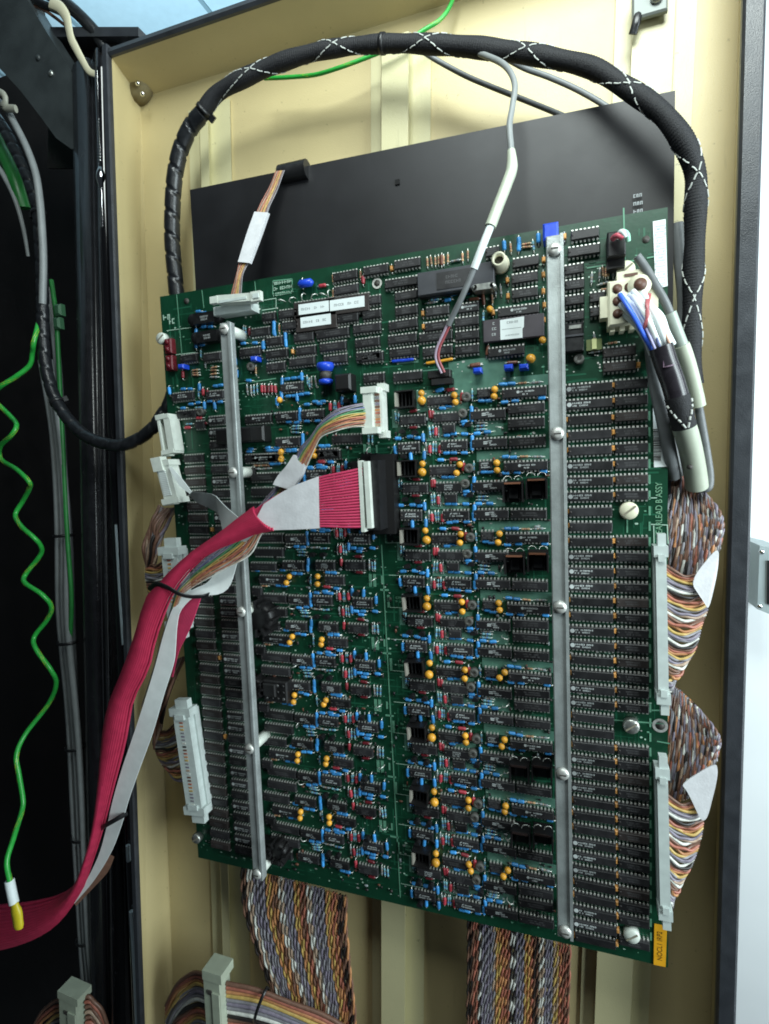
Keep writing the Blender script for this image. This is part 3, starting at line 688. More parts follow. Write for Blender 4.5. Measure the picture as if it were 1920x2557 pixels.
mb.add([(x, -.00592, z) for x, z in V], [tuple(range(6))[::-1]]); inst('paper_label', mb.mesh('paper_label', [paper]), (0, 0, 0), o)
mb = MB(); glyphs(mb, -.004, .003, .0040, .0015, -.0060, 0, random, 0); mb.box((-.001, -.00597, -.0002), .013, .0001, .0003)
glyphs(mb, -.005, .004, -.0045, .0010, -.0060, 0, random, 0); inst('lettering', mb.mesh('lettering', [greyink]), (0, 0, 0), o)
# loose parts of the upper area
def many(ox, oy, s, rows):
    for k, x, y in rows: comp(k, *X(ox + x * s, oy + y * s, .004))
many(390, 700, S3, [('bh', 560, 425), ('bh', 640, 430), ('bh', 640, 632), ('bh', 720, 634), ('bv', 522, 710), ('rv', 508, 800), ('bv', 525, 880), ('bh', 610, 886), ('lv', 1185, 690), ('lv', 1215, 690), ('dv', 1270, 710), ('bv', 1608, 610), ('bv', 1610, 700),
    ('bh', 1180, 860), ('bh', 1340, 860), ('bv', 1460, 895), ('bv', 1075, 1120), ('blk', 1385, 1090), ('blk', 390, 1200), ('bv', 1092, 1290), ('bh', 1260, 1382), ('rv', 340, 1300), ('th', 510, 1230), ('th', 515, 1270), ('th', 520, 1305), ('th', 770, 1190), ('th', 765, 1240), ('th', 765, 1285), ('gh', 770, 1330),
    ('gv', 1235, 1505), ('gv', 1285, 1505), ('lv', 1330, 1500), ('lv', 1380, 1500), ('rv', 1445, 1500), ('rv', 1480, 1500), ('dv', 1530, 1500), ('rv', 1585, 1500), ('rv', 1630, 1500), ('trim', 1300, 1190), ('tv', 1350, 1240), ('lv', 590, 1010), ('gv', 640, 1120), ('bv', 160, 1520), ('bh', 350, 1505), ('bh', 450, 1495), ('bv', 570, 1470),
    ('lv', 560, 1560), ('rv', 630, 1545), ('bh', 800, 1460), ('bh', 870, 1440), ('dv', 690, 1560)])
many(390, 950, S3, [('bh', 460, 325), ('bh', 560, 305), ('bv', 650, 340), ('bh', 720, 290), ('bv', 795, 350), ('bh', 860, 292), ('bh', 340, 380), ('lh', 560, 370), ('rh', 575, 520), ('dh', 640, 590), ('rh', 415, 645), ('lh', 430, 600), ('trim', 600, 430), ('tx', 380, 470), ('tx', 480, 460), ('gh', 560, 640),
    ('bh', 1260, 990), ('bh', 1560, 975), ('bh', 1640, 975), ('bh', 1600, 1155), ('th', 1370, 1180), ('th', 1480, 1175), ('gh', 1360, 1225), ('gh', 1500, 1220)])
many(650, 640, S3, [('tv', 565, 350), ('rh', 840, 390), ('tv', 1375, 240), ('rv', 1405, 310), ('tv', 985, 300), ('tv', 985, 500), ('tv', 235, 985), ('bv', 170, 940), ('bv', 170, 1035), ('bv', 330, 1105), ('bv', 335, 1195), ('bv', 20, 1230), ('oc', 430, 1310), ('oc', 1010, 870), ('oc', 1465, 615),
    ('loop', 270, 600), ('loop', 420, 585), ('loop', 580, 550), ('loop', 720, 540), ('loop', 840, 520), ('loop', 930, 510)])
many(650, 880, S3, [('bh', 360, 360), ('bh', 450, 350), ('bh', 530, 335), ('bv', 280, 395), ('bv', 555, 330), ('bv', 272, 590), ('bh', 370, 595), ('bh', 450, 590), ('bh', 540, 578), ('bh', 630, 570), ('bv', 480, 620), ('t', 285, 665), ('bv', 215, 680), ('lv', 655, 420), ('lv', 630, 380), ('gv', 690, 400), ('gv', 740, 400),
    ('bh', 630, 722), ('bh', 740, 685), ('bh', 800, 700), ('bh', 850, 680), ('rv', 945, 750), ('lv', 1000, 740), ('lv', 1025, 740), ('rv', 1075, 740), ('bv', 1115, 665), ('bv', 1300, 640), ('tx', 1200, 680), ('bv', 535, 810), ('bv', 535, 900), ('bh', 370, 965), ('bh', 490, 960), ('bh', 630, 950), ('bh', 770, 945),
    ('lh', 470, 1020), ('lh', 470, 1060), ('lh', 470, 1100), ('bv', 560, 1170), ('bv', 565, 1240), ('rv', 1030, 1200), ('bh', 850, 1300), ('bh', 110, 1365), ('bh', 210, 1360), ('bh', 370, 1360), ('bh', 450, 1355), ('t', 300, 1390), ('t', 305, 1475), ('t', 740, 1350), ('t', 735, 1440), ('bh', 150, 1545), ('bh', 220, 1535), ('rh', 830, 1515), ('bh', 950, 1520),
    ('bh', 680, 1605), ('bh', 800, 1565), ('bh', 850, 1600), ('lv', 1480, 1190), ('lv', 1530, 1190)])
many(900, 580, S3, [('tv', 910, 400), ('tv', 970, 385), ('tv', 1020, 385), ('tv', 1065, 370), ('brv', 1115, 365), ('tv', 1150, 355), ('tv', 1205, 345), ('gh', 1300, 375), ('tv', 1400, 325), ('tv', 1470, 300), ('oc', 420, 490), ('bh', 1280, 835), ('bh', 1455, 830), ('bh', 1190, 920), ('oc', 860, 1110), ('oc', 862, 1300), ('br', 1560, 910), ('oc', 75, 930),
    ('lh', 1000, 930), ('gh', 960, 960)])
many(1150, 550, S3, [('bv', 595, 330), ('tv', 690, 350), ('bv', 800, 280), ('bv', 805, 350), ('th', 900, 310), ('th', 910, 350), ('bv', 1065, 230), ('lv', 1005, 325), ('oc', 1145, 530), ('oc', 1145, 740), ('oc', 1148, 960), ('oc', 1150, 1160), ('oc', 1155, 1370), ('oc', 645, 820), ('oc', 655, 1040), ('t', 400, 1230), ('oc', 445, 1260), ('brv', 310, 1080), ('tv', 430, 1070), ('gv', 550, 950),
    ('lv', 310, 1310), ('oc', 1440, 220), ('t', 1125, 1650), ('gv', 480, 960)])
many(1400, 500, S3, [('tv', 585, 980), ('tv', 620, 980), ('tv', 655, 975), ('gv', 540, 1000), ('gv', 720, 970), ('gh', 620, 1130), ('gh', 690, 1110), ('th', 620, 1205), ('gv', 430, 1060)])
many(1150, 850, S3, [('T', 970, 255), ('bh', 570, 598), ('bh', 690, 592), ('brv', 360, 130), ('br', 700, 290), ('br', 190, 335)])
many(1380, 800, S3, [('br', 290, 412), ('trim', 370, 530), ('th', 820, 295), ('lh', 290, 55), ('gv', 580, 250), ('gh', 590, 430)])
many(950, 850, S3, [('br', 960, 680), ('bh', 810, 680), ('br', 1290, 335)])
for u, v in ((1193, 926), (1270, 918), (1308, 917)): x, z = X(u, v, .006); put('box_capacitor', M_blk, x, z)
x, z = X(1375, 582, .008); mb = MB(); mb.bbox((0, -.006, 0), .0095, .012, .0105, .0012, 0); put('trimmer_block', mb.mesh('trimmer_block', [blued]), x, z, 0, None, 'bright blue block standing at the top of the wide metal bar')
x, z = X(1005, 899, .002); comp('bw', x - .003, z); comp('bw', x + .003, z); x, z = X(1096, 904, .002); comp('yw', x - .004, z + .0003); comp('yw', x + .004, z + .001)
x, z = X(763, 706, .006); mb = MB(); mb.lathe((-.007, -.005, 0), (1, 0, 0), [(.001, 0), (.003, .002), (.003, .011), (.001, .013)], 10); put('disc_capacitor', mb.mesh('disc_capacitor', [blued]), x, z)
# crystal, coax socket, sensors, inductors
x, z = X(1208, 717, .010); mb = MB(); mb.obox((0, -.006, 0), (.0062, 0, 0), (0, 0, .0020), (0, -.006, 0)); 
for s in (-1, 1): mb.lathe((s * .0062, 0, 0), (0, -1, 0), [(.002, 0), (.002, .012)], 10)
put('crystal', mb.mesh('crystal', [steel]), x, z)
x, z = X(1246, 650, .010); mb = MB(); mb.lathe((0, 0, 0), (0, -1, 0), [(.0062, 0), (.0062, .004), (.0048, .0045), (.0048, .013), (.0034, .0132), (.0030, .006)], 14, 0); mb.lathe((0, -.008, 0), (0, -1, 0), [(.0030, 0), (.0030, .001)], 10, 1)
put('coax_socket', mb.mesh('coax_socket', [ivory, ink]), x, z)
x, z = X(1432, 842, .008); mb = MB(); mb.bbox((0, -.004, 0), .0125, .008, .0185, .0008, 0); mb.box((.001, -.0084, .0064), .0075, .0008, .0022, 1); mb.box((0, -.0086, .0010), .0125, .0006, .0012, 2)
put('voltage_regulator', mb.mesh('voltage_regulator', [blackpl, steel, ceram]), x, z)
x, z = X(1484, 858, .006); mb = MB(); mb.box((0, -.003, 0), .0028, .005, .0065, 0); mb.box((0, -.0015, 0), .0095, .003, .0070, 1); put('slide_switch', mb.mesh('slide_switch', [mat('pale_yellow', (.52, .54, .26), .4), mat('olive_plastic', (.12, .15, .05), .5)]), x, z)
# toroid, relay can and wound coil in the upper middle
x, z = X(808, 932, .010); mb = MB(); mb.lathe((0, 0, -.0075), (0, 0, 1), [(.0055, 0), (.0055, .003), (.004, .0035), (.004, .0095), (.0055, .010), (.0068, .013), (.0062, .0155)], 14, 0)
o = put('coil', mb.mesh('coil', [blued]), x, z, -.0065, None, 'blue wound coil with a dark waist')
mb = MB(); mb.lathe((0, -.0065, -.0040), (0, 0, 1), [(.0043, 0), (.0043, .0058)], 14); inst('winding', mb.mesh('winding', [ink]), (0, .0065, 0), o)
for u, v, sx, sz in ((857, 955, .0130, .0125), (599, 1086, .0460, .0125)):
    x, z = X(u, v, .010); mb = MB(); mb.bbox((0, -.006, 0), sx, .012, sz, .0015, 0)
    if sx > .02: mb.box((.012, -.0122, 0), .0004, .0006, sz, 1)
    put('relay', mb.mesh('relay', [heatm, blackpl]), x, z)
for (u, v, me, d) in ((655, 1540, M_star, .008), (643, 1712, M_star2, .007), (700, 2120, M_star2, .007)):
    x, z = X(u, v, d); put('finned_heat_sink', me, x, z)
mb = MB(); mb.bbox((0, -.0055, 0), .0225, .011, .0185, .0012, 0); mb.bbox((-.004, -.012, .002), .0120, .004, .0110, .001, 0)
for k in range(4):
    for q in range(3): mb.lathe(((k - 1.5) * .0052, -.0105, (q - 1) * .0055), (0, -1, 0), [(.0016, 0), (.0012, .0012), (.0004, .0013)], 8, 1 if (k * 2 + q) % 3 == 0 else 0)
M_pins = mb.mesh('pin_socket', [heatm, mat('dull_dark_metal', (.10, .10, .10), .4, metal=.5)])
for u, v in ((694, 1722), (682, 2125)): x, z = X(u, v, .006); put('pin_socket', M_pins, x, z)
# round dark packages near the upper left corner
for u, v in ((509, 794), (517, 840)):
    x, z = X(u, v, .006); mb = MB(); mb.obox((0, -.0035, 0), (.0115, 0, 0), (0, 0, .0050), (0, -.0035, 0), 0, .88)
    glyphs(mb, -.003, .004, .0008, .0016, -.0071, 1, random); glyphs(mb, -.0025, .0045, -.0014, .0016, -.0071, 1, random)
    for s in (-1, 1): mb.lathe((s * .0115, 0, 0), (0, -1, 0), [(.0050, 0), (.0050, .0055), (.0042, .0066)], 14, 0)
    put('hybrid_package', mb.mesh('hybrid_package', [blackpl, print_]), x, z)
x, z = X(421, 886, .004)
for k in range(2): mb = MB(); mb.bbox((0, -.003, 0), .0075, .006, .0125, .0010, 0); mb.lathe((0, -.006, .003), (0, -1, 0), [(.0022, 0), (.0015, .0016)], 10); mb.lathe((0, -.006, -.003), (0, -1, 0), [(.0022, 0), (.0015, .0016)], 10); put('led_pair', mb.mesh('led_pair', [redd]), x + .001, z + .007 - .014 * k)
# what is left over of the small parts, joined per kind
for (name, _), (me, pl) in SPARE.items():
    mb = MB(); mb2v = [v.co.copy() for v in me.vertices]; pf = [tuple(p.vertices) for p in me.polygons]; pm = [p.material_index for p in me.polygons]
    for x, z, a in pl:
        R = Matrix.Rotation(a, 3, 'Y'); o = len(mb.v); mb.v += [tuple(R @ q + Vector((x, 0, z))) for q in mb2v]
        mb.f += [[i + o for i in f] for f in pf]; mb.m += pm; mb.s += [True] * len(pf)
    mb.build(name, list(me.materials), board, kind='stuff')

# ---- traces, pads, silkscreen, holes
mb = MB(); rnd = random.Random(3)
for k in range(2600):
    x = rnd.uniform(.006, BW - .006); z = rnd.uniform(.006, BH - .012); l = rnd.uniform(.004, .022); wdt = rnd.choice((.0004, .0004, .0006, .0012))
    if rnd.random() < .5: a, b, c, d = x, min(x + l, BW - .004), z, z + wdt
    else: a, b, c, d = x, x + wdt, z, min(z + l, BH - .01)
    y = -.00012 - .00003 * (k % 3); mb.add([(a, y, c), (b, y, c), (b, y, d), (a, y, d)], [(0, 1, 2, 3)])
mb.build('copper_trace', trace, board, kind='stuff')
mb = MB()
for q_, (a, b, c, d, k) in enumerate(((985, 1150, 935, 915, 1), (1040, 1170, 1000, 1020, 1), (985, 1095, 1012, 972, 1), (1150, 1275, 900, 975, 1), (990, 1045, 880, 905, 0), (1120, 1190, 905, 985, 0))):
    p, q = U(a, c), U(b, d); x0, x1 = sorted((p.x, q.x)); z0, z1 = sorted((p.z, q.z)); y = -.00024 - .00002 * q_
    mb.add([(x0, y, z0), (x1, y, z0), (x1, y, z1), (x0, y, z1)], [(0, 1, 2, 3)])
for k in range(8):
    for (u0, u1, v0, v1) in ((1072, 1172, 1190, 1270), (1190, 1375, 1128, 1146), (1060, 1110, 1275, 1300), (1192, 1262, 1229, 1264), (985, 1000, 1190, 1235)):
        p, q = U(u0, v0), U(u1, v1); z0, z1 = sorted((p.z - MP * (k - 1), q.z - MP * (k - 1)))
        if z0 > .01: y = -.00038; mb.add([(p.x, y, z0), (q.x, y, z0), (q.x, y, z1), (p.x, y, z1)], [(0, 1, 2, 3)])
mb.build('copper_pour', pour, board, kind='stuff')
mb = MB()
for k in range(2400):
    x = rnd.uniform(.004, BW - .012); z = rnd.uniform(.006, BH - .022); r = rnd.choice((.0004, .0005, .0007)); y = -.0004
    sx = rnd.uniform(.8, 2.0); mb.add([(x + r * sx * math.cos(t), y, z + r * math.sin(t)) for t in [math.pi * j / 3 for j in range(6)]], [tuple(range(6))[::-1]], k % 3)
mb.build('solder_pad', [solder, silk, silkdim], board, kind='stuff')
mb = MB()
def sline(u0, v0, u1, v1, wd=.0005, mi=0):
    p, q = U(u0, v0), U(u1, v1)
    t = (q - p).normalized(); n = Vector((-t.z, 0, t.x)) * wd / 2; y = Vector((0, -.0005, 0))
    mb.add([p - n + y, q - n + y, q + n + y, p + n + y], [(0, 1, 2, 3)], mi)
x0 = U(966, 1430).x
for zz in range(7):
    z = .4 - .0502 * .5 * zz * 1.0
for (p, q, m_) in (((442, 736), (455, 885), 1), ((505, 725), (510, 770), 1), ((637, 703), (640, 735), 1), ((417, 826), (480, 818), 0), ((440, 886), (490, 880), 0), ((953, 1360), (1000, 2240), 1), ((1000, 1080), (975, 1135), 1),
    ((1413, 1246), (1640, 1243), 0), ((1566, 1248), (1566, 1330), 1), ((1480, 1793), (1660, 1807), 1), ((1625, 1773), (1672, 1773), 1), ((1640, 1850), (1672, 1856), 1), ((1622, 1309), (1668, 1311), 0), ((1632, 1312), (1633, 1358), 0), ((1666, 1312), (1668, 1358), 0), ((1547, 1752), (1627, 1755), 0),
    ((1557, 520), (1560, 650), 1), ((1465, 670), (1590, 650), 1), ((1615, 645), (1640, 640), 1), ((590, 960), (690, 945), 1), ((660, 750), (690, 745), 0), ((655, 775), (690, 770), 0), ((690, 745), (690, 770), 0),
    ((682, 702), (730, 697), 1), ((682, 702), (682, 736), 1), ((730, 697), (731, 730), 1), ((682, 737), (730, 731), 1)): sline(*p, *q, .0006 if m_ == 0 else .0009, m_)
for k in range(16):
    z = .345 - .0251 * k
    if z > .01: a = U(950, 1400); mb.add([(.1975, -.0005, z), (.2165, -.0005, z + .0002), (.2165, -.0005, z + .0006), (.1975, -.0005, z + .0004)], [(0, 1, 2, 3)], 0)
for k in range(7):   # small marks of each left repeat, and boxes round the test loops
    z = .2645 - .0502 * k + .1004
    if z < .01: continue
    for a, b, c, d in ((.181, .1835, -.004, .006), (.1845, .187, -.004, .006), (.190, .197, -.007, -.0055), (.1955, .1975, -.020, -.010), (.191, .1925, -.001, .005)): mb.add([(a, -.0005, z + c), (b, -.0005, z + c), (b, -.0005, z + d), (a, -.0005, z + d)], [(0, 1, 2, 3)], 1)
    for s in (0, 1): glyphs(mb, .2025, .2075, z - .012 - .003 * s, .0018, -.0005, 1, random); glyphs(mb, .208, .2125, z - .012 - .003 * s, .0018, -.0005, 1, random)
for i in range(len(pattern)):
    z = rowz(i)
    if z > .02 and z < .38: mb.add([(.3787, -.0005, z - .003), (.3799, -.0005, z - .003), (.3799, -.0005, z + .003), (.3787, -.0005, z + .003)], [(0, 1, 2, 3)], 1)
c = U(706, 719)
for k, dz in enumerate((.0042, 0, -.0042)): glyphs(mb, c.x - .0085, c.x + .0085, c.z + dz, .0024, -.0005, 0, random, .05)
c = U(420, 795); glyphs(mb, c.x - .005, c.x + .001, c.z + .001, .0045, -.0005, 0, random, 0); glyphs(mb, c.x + .001, c.x + .006, c.z - .003, .0045, -.0005, 0, random, 0)
mb.build('silkscreen', [silk, silkdim], board, kind='stuff')
p = U(1651, 1280, .0005); writing('NEARLEAD B ASSY', .0056, mat('silkscreen_soft', (.16, .33, .21), .6), (p.x - .0012, -.0006, p.z + .0012), board, up=True, squeeze=.80)
for u, v, r in ((466, 752, .0024), (1613, 598, .0022), (942, 708, .0024), (972, 1497, .0022), (1648, 1811, .0030)):
    p = U(u, v); mb = MB(); mb.lathe(p + Vector((0, .0004, 0)), (0, -1, 0), [(r, 0), (r, .0009)], 16)
    h = mb.build('mounting_hole', ink, board)
    if u in (942, 1648):
        mb = MB(); seg = 20; vs = [p + Vector((q * math.cos(t), -.0006, q * math.sin(t))) for q in (r, r * 1.6) for t in [2 * math.pi * j / seg for j in range(seg)]]
        mb.add(vs, [(j, (j + 1) % seg, seg + (j + 1) % seg, seg + j) for j in range(seg)]); mb.build('ring', solder, h)
# fastening screws
for u, v, m_, r in ((1570, 1275, ivory, .0058), (1562, 675, ivory, .0056), (1576, 1812, steel, .0052), (1577, 2334, nylon, .0052), (405, 846, nylon, .0050), (492, 2092, steel, .0045)):
    p = U(u, v, .003); mb = MB(); mb.lathe(p + Vector((0, .003, 0)), (0, -1, 0), [(r, 0), (r, .0045), (r * .88, .0055), (r * .2, .0058)], 22)
    o = mb.build('screw', m_, board); mb = MB(); a = .65
    mb.obox(p + Vector((0, -.0027, 0)), Vector((math.cos(a), 0, math.sin(a))) * r * .86, Vector((-math.sin(a), 0, math.cos(a))) * r * .10, (0, -.00035, 0)); mb.build('slot', mat('slot_shade', (.22, .20, .15), .6), o)
# stiffener bars on nylon pillars
for xb, z0, z1, wd, label, pts in ((.3233, .0255, .4920, .0104, 'wider pale metal bar at the right', ((1378, 625), (1390, 1083), (1395, 1515), (1405, 1930), (1411, 2323))),
        (.0800, .0150, .4690, .0098, 'narrow metal bar at the left', ((558, 822), (582, 1180), (601, 1527), (623, 1868), (645, 2185)))):
    mb = MB(); mb.bbox((xb, -.0215, (z0 + z1) / 2), wd, .0055, z1 - z0, .0007); mb.box((xb + wd / 2 - .0010, -.0249, (z0 + z1) / 2), .0020, .0014, z1 - z0)
    bar = mb.build('stiffener_bar', alu, board, label=label)
    for u, v in pts:
        z = U(u, v, .024).z; z = min(max(z, z0 + .005), z1 - .005)
        mb = MB(); mb.lathe((xb, -.0242, z), (0, -1, 0), [(.0043, 0), (.0043, .0008), (.0036, .0026), (.0016, .0030)], 16); sc_ = mb.build('screw', head, bar)
        mb = MB(); mb.box((xb, -.0273, z), .0045, .0004, .0008); mb.build('slot', ink, sc_)
        mb = MB(); mb.lathe((xb, 0, z), (0, -1, 0), [(.0044, 0), (.0044, .0186)], 14); mb.build('nylon_pillar', nylon, bar)
# paper labels
def plabel(name, pts, m_, d=.0007):
    mb = MB(); mb.add([U(u, v, d) for u, v in pts] + [U(u, v, .0002) for u, v in pts], [(3, 2, 1, 0), (0, 1, 5, 4), (1, 2, 6, 5), (2, 3, 7, 6), (3, 0, 4, 7)]); return mb.build(name, m_, board)
l1 = plabel('paper_label', [(1630, 553), (1662, 547), (1667, 714), (1637, 722)], paper)
mb = MB()
for k in range(11):
    p = U(1649, 563 + 14.4 * k, .0011); mb.box(p, .0058, .0001, .00022); glyphs(mb, p.x - .003, p.x + .003, p.z - .0018, .0012, p.y, 0, random, .5)
mb.build('lettering', mat('pale_ink', (.28, .32, .36), .6), l1)
l2 = plabel('paper_label', [(1630, 1010), (1663, 1006), (1666, 1165), (1633, 1167)], paper)
mb = MB(); z = U(1648, 1072).z; zl = U(1648, 1152).z; x = U(1640, 1100).x
while z > zl:
    h = random.choice((.0002, .0003, .0006)); mb.box((x, -.00085, z), .0046, .0001, h); mb.box((x + .0058, -.00085, z), .0022, .0001, h * .6 if random.random() < .6 else h * .2); z -= h + random.choice((.0003, .0004, .0007))
mb.build('barcode', ink, l2)
l3 = plabel('paper_label', [(1634, 2306), (1666, 2312), (1662, 2415), (1632, 2409)], yellowp, .0010); l3['label'] = 'bright yellow label in the lower corner'
p = U(1648, 2362, .0010); writing('NOCL1 IRP2', .0046, mat('brown_ink', (.12, .06, .005), .6), (p.x, -.0012, p.z), l3, up=True, squeeze=.86)

# ------------------------------------------------------------------ black sheet behind the board
PD = -0.020
panel = thing('backing_panel', 'matte black metal sheet standing behind the top of the circuit board', 'panel', U(1080, 700, PD))
a, b, c, d = U(474, 474, PD), U(1686, 226, PD - .002), U(1686, 226, PD), U(474, 474, PD)
zr = -.0; lo_l = Vector((a.x - .002, -PD, .18)); lo_r = Vector((b.x - .003, -PD, .30))
mb = MB(); quad(mb, lo_l, lo_r, b, a, .0015); mb.build('sheet', panelm, panel)
p = U(992, 454, PD); mb = MB(); mb.box(p + Vector((0, .0002, 0)), .0036, .0008, .0036); mb.build('square_hole', mat('hole_dark', (.001, .001, .001), .9), panel)
mb = MB(); mb.tube(path([(700, 437, PD + .001), (768, 422, PD + .001)], 6), .0072, 12); mb.build('edge_sleeve', blackpl, panel)
p = U(1594, 507, PD + .0006)
mb = MB()
for dz in (.005, .0, -.005): glyphs(mb, p.x - .003, p.x + .002, p.z + dz, .0022, -PD - .0004, 0, random, 0)
mb.build('lettering', greyink, panel)
# ------------------------------------------------------------------ cables
WC = [mat('wire_' + n, c, .45, noise=.2, nscale=300) for n, c in (('black', (.022, .018, .017)), ('brown', (.165, .085, .058)), ('red', (.36, .125, .085)), ('orange', (.46, .21, .09)), ('yellow', (.48, .33, .10)),
    ('green', (.09, .25, .11)), ('blue', (.11, .13, .26)), ('violet', (.20, .175, .225)), ('grey', (.235, .225, .245)), ('white', (.62, .62, .57)), ('tan', (.38, .27, .195)))]
K, BR, RD, OR, YL, GR, BL, VI, GY, WH, TN = range(11)
greenw = mat('green_wire', (.022, .33, .045), .35, noise=.1, nscale=200); yellw = mat('yellow_stripe', (.42, .48, .03), .35)
greyw = mat('grey_cable', (.15, .16, .165), .45, noise=.12, nscale=150); paleg = mat('pale_sleeve', (.46, .50, .40), .42, noise=.07, nscale=90); greysl = mat('grey_sleeve', (.22, .235, .235), .45, noise=.1, nscale=90)
pink = mat('pink_ribbon', (.52, .045, .115), .42, noise=.08, nscale=140); crim = mat('crimson_ribbon', (.40, .022, .065), .5, noise=.12, nscale=140)
whitef = mat('white_flat_cable', (.74, .79, .78), .45, noise=.05, nscale=140); tracer = mat('white_tracer', (.46, .48, .45), .6)
def cable(name, label, cat, pp, part, m_, r, n=60, seg=10, **kw):
    pts = path(pp, n); o = thing(name, label, cat, pts[0]); mb = MB(); mb.tube(pts, r, seg, **kw); b = mb.build(part, m_, o); return o, pts
def tie(parent, c, t, r, wid=.0026, head=None, m_=None, flat=1.0):
    """cable tie round a bundle at c with axis t"""
    t = Vector(t).normalized(); f = Vector((0, -1, 0)); nn = (f - t * f.dot(t)).normalized(); bb = t.cross(nn)
    vs = []; seg = 18
    for h in (-1, 1):
        for q in (r, r + .0009):
            for k in range(seg):
                a = 2 * math.pi * k / seg; vs.append(Vector(c) + t * h * wid / 2 + nn * math.cos(a) * q * flat + bb * math.sin(a) * q)
    fs = []
    for k in range(seg):
        k2 = (k + 1) % seg
        fs += [(seg + k, seg + k2, 3 * seg + k2, 3 * seg + k), (k, seg + k, seg + k2, k2)[::-1], (2 * seg + k, 3 * seg + k, 3 * seg + k2, 2 * seg + k2)]
    mb = MB(); mb.add(vs, fs, 0, True)
    if head is not None:
        d = nn * math.cos(head) * flat + bb * math.sin(head); mb.obox(Vector(c) + d * (r + .002), d * .0022, t * .0028, d.cross(t) * .0024)
    return mb.build('cable_tie', m_ or blackpl, parent)

# braided loom arching over the black sheet
lp = [(500, 288, -.022), (540, 236, -.02), (600, 200, -.018), (680, 164, -.017), (760, 137, -.016), (850, 119, -.016), (960, 109, -.016), (1060, 110, -.016), (1160, 116, -.015), (1260, 127, -.013), (1346, 139, -.010), (1473, 168, -.006),
    (1552, 212, -.002), (1640, 272, .001), (1694, 334, .001), (1724, 392, -.003), (1737, 442, -.007), (1737, 506, -.009), (1735, 590, -.012), (1731, 690, -.014), (1728, 780, -.016), (1727, 877, -.018), (1733, 960, -.02)]
LP = path(lp, 420)
loom = thing('braided_loom', 'thick black braided cable loom with white tracers arching over the black sheet', 'cable loom', LP[0])
LL = len(LP)
rad = [.0059 + .0003 * math.sin(i * .043) + .0003 * math.sin(i * .21) for i in range(LL)]
LQ = path(lp, 1100); mb = MB(); mb.tube(LQ, [rad[min(LL - 1, i * LL // 1100)] for i in range(1100)], 44, face=(0, -1, 0), rfun=lambda i, a: 1 + .05 * math.sin(a * 11 + i * .9) * math.sin(a * 11 - i * .9)); mb.build('braid', braidm, loom)
cross = [(440, 380), (642, 191), (844, 126), (1068, 114), (1321, 143), (1578, 221), (1719, 440), (1722, 750), (1733, 1000)]
def nearest(u, v):
    best = 0; bd = 1e9
    for i, p in enumerate(LP):
        q = p - CAM; z = q.dot(FWD); du = CX + F * q.dot(RIGHT) / z - u; dv = CY + F * q.dot(DOWN) / z - v
        if du * du + dv * dv < bd: bd = du * du + dv * dv; best = i
    return best
ks = [nearest(u, v) for u, v in cross]; ks[0] = -60; ks[-1] = LL + 40
fr = frames(LP, (0, -1, 0))
mb = MB()
for sgn in (-1, 1):
    def at(i):
        for j in range(len(ks) - 1):
            if ks[j] <= i <= ks[j + 1]:
                a = sgn * 2 * math.pi * (j + (i - ks[j]) / (ks[j + 1] - ks[j])); break
        ii = int(i); p, t, nn, bb = fr[ii]; return p + (nn * math.cos(a) + bb * math.sin(a)) * (rad[ii] * 1.045)
    i = 0
    while i < LL - 5:
        mb.tube([at(i), at(i + 1.5), at(i + 3)], .00050, 5, 0, flat=.5); i += 4.2
mb.build('tracer_thread', tracer, loom, kind='stuff')
for u, v, hd in ((955, 108, None), (497, 290, 2.2)):
    i = min(max(nearest(u, v), 4), LL - 4); tie(loom, LP[i], LP[i + 1] - LP[i - 1], rad[i], .0032, hd)
# spiral-wrapped lengths
def spiral(name, label, pp, r, n, pitch):
    pts = path(pp, n); L = length(pts); o = thing(name, label, 'cable', pts[0])
    def f(i, a):
        q = (i / n * L / pitch + a / (2 * math.pi)) % 1.0
        return 1.0 if .10 < q < .90 else .88
    mb = MB(); mb.tube(pts, r, 20, rfun=f); mb.build('spiral_wrap', blackrub, o); return o, pts
o, pts = spiral('spiral_wrapped_cable', 'black spiral wrapped cable rising straight up left of the black sheet', [(447, 800, -.030), (437, 690, -.028), (430, 600, -.027), (431, 510, -.026), (437, 435, -.025), (452, 370, -.024), (478, 315, -.023), (505, 284, -.022)], .0069, 300, .0185)
o, pts = spiral('spiral_wrapped_cable', 'black spiral wrapped cable hanging in a loop left of the circuit board', [(440, 940, -.026), (425, 1000, -.020), (405, 1035, -.016), (378, 1072, -.012), (332, 1103, -.008), (284, 1112, -.006), (221, 1093, -.006), (177, 1055, -.008), (142, 1004, -.010), (122, 950, -.012), (111, 887, -.014), (107, 808, -.016), (105, 681, -.02), (101, 600, -.022), (95, 520, -.024), (76, 460, -.028), (48, 395, -.032), (12, 325, -.036), (-20, 280, -.04)], .0057, 420, .017)
i = 200; 
for u, v, hd in ((127, 1030, 2.4), (93, 505, -1.5)):
    i = min(range(5, len(pts) - 5), key=lambda i: (pts[i] - U(u, v, -.012)).length); tie(o, pts[i], pts[i + 1] - pts[i - 1], .0059, .003, hd)
i = 250
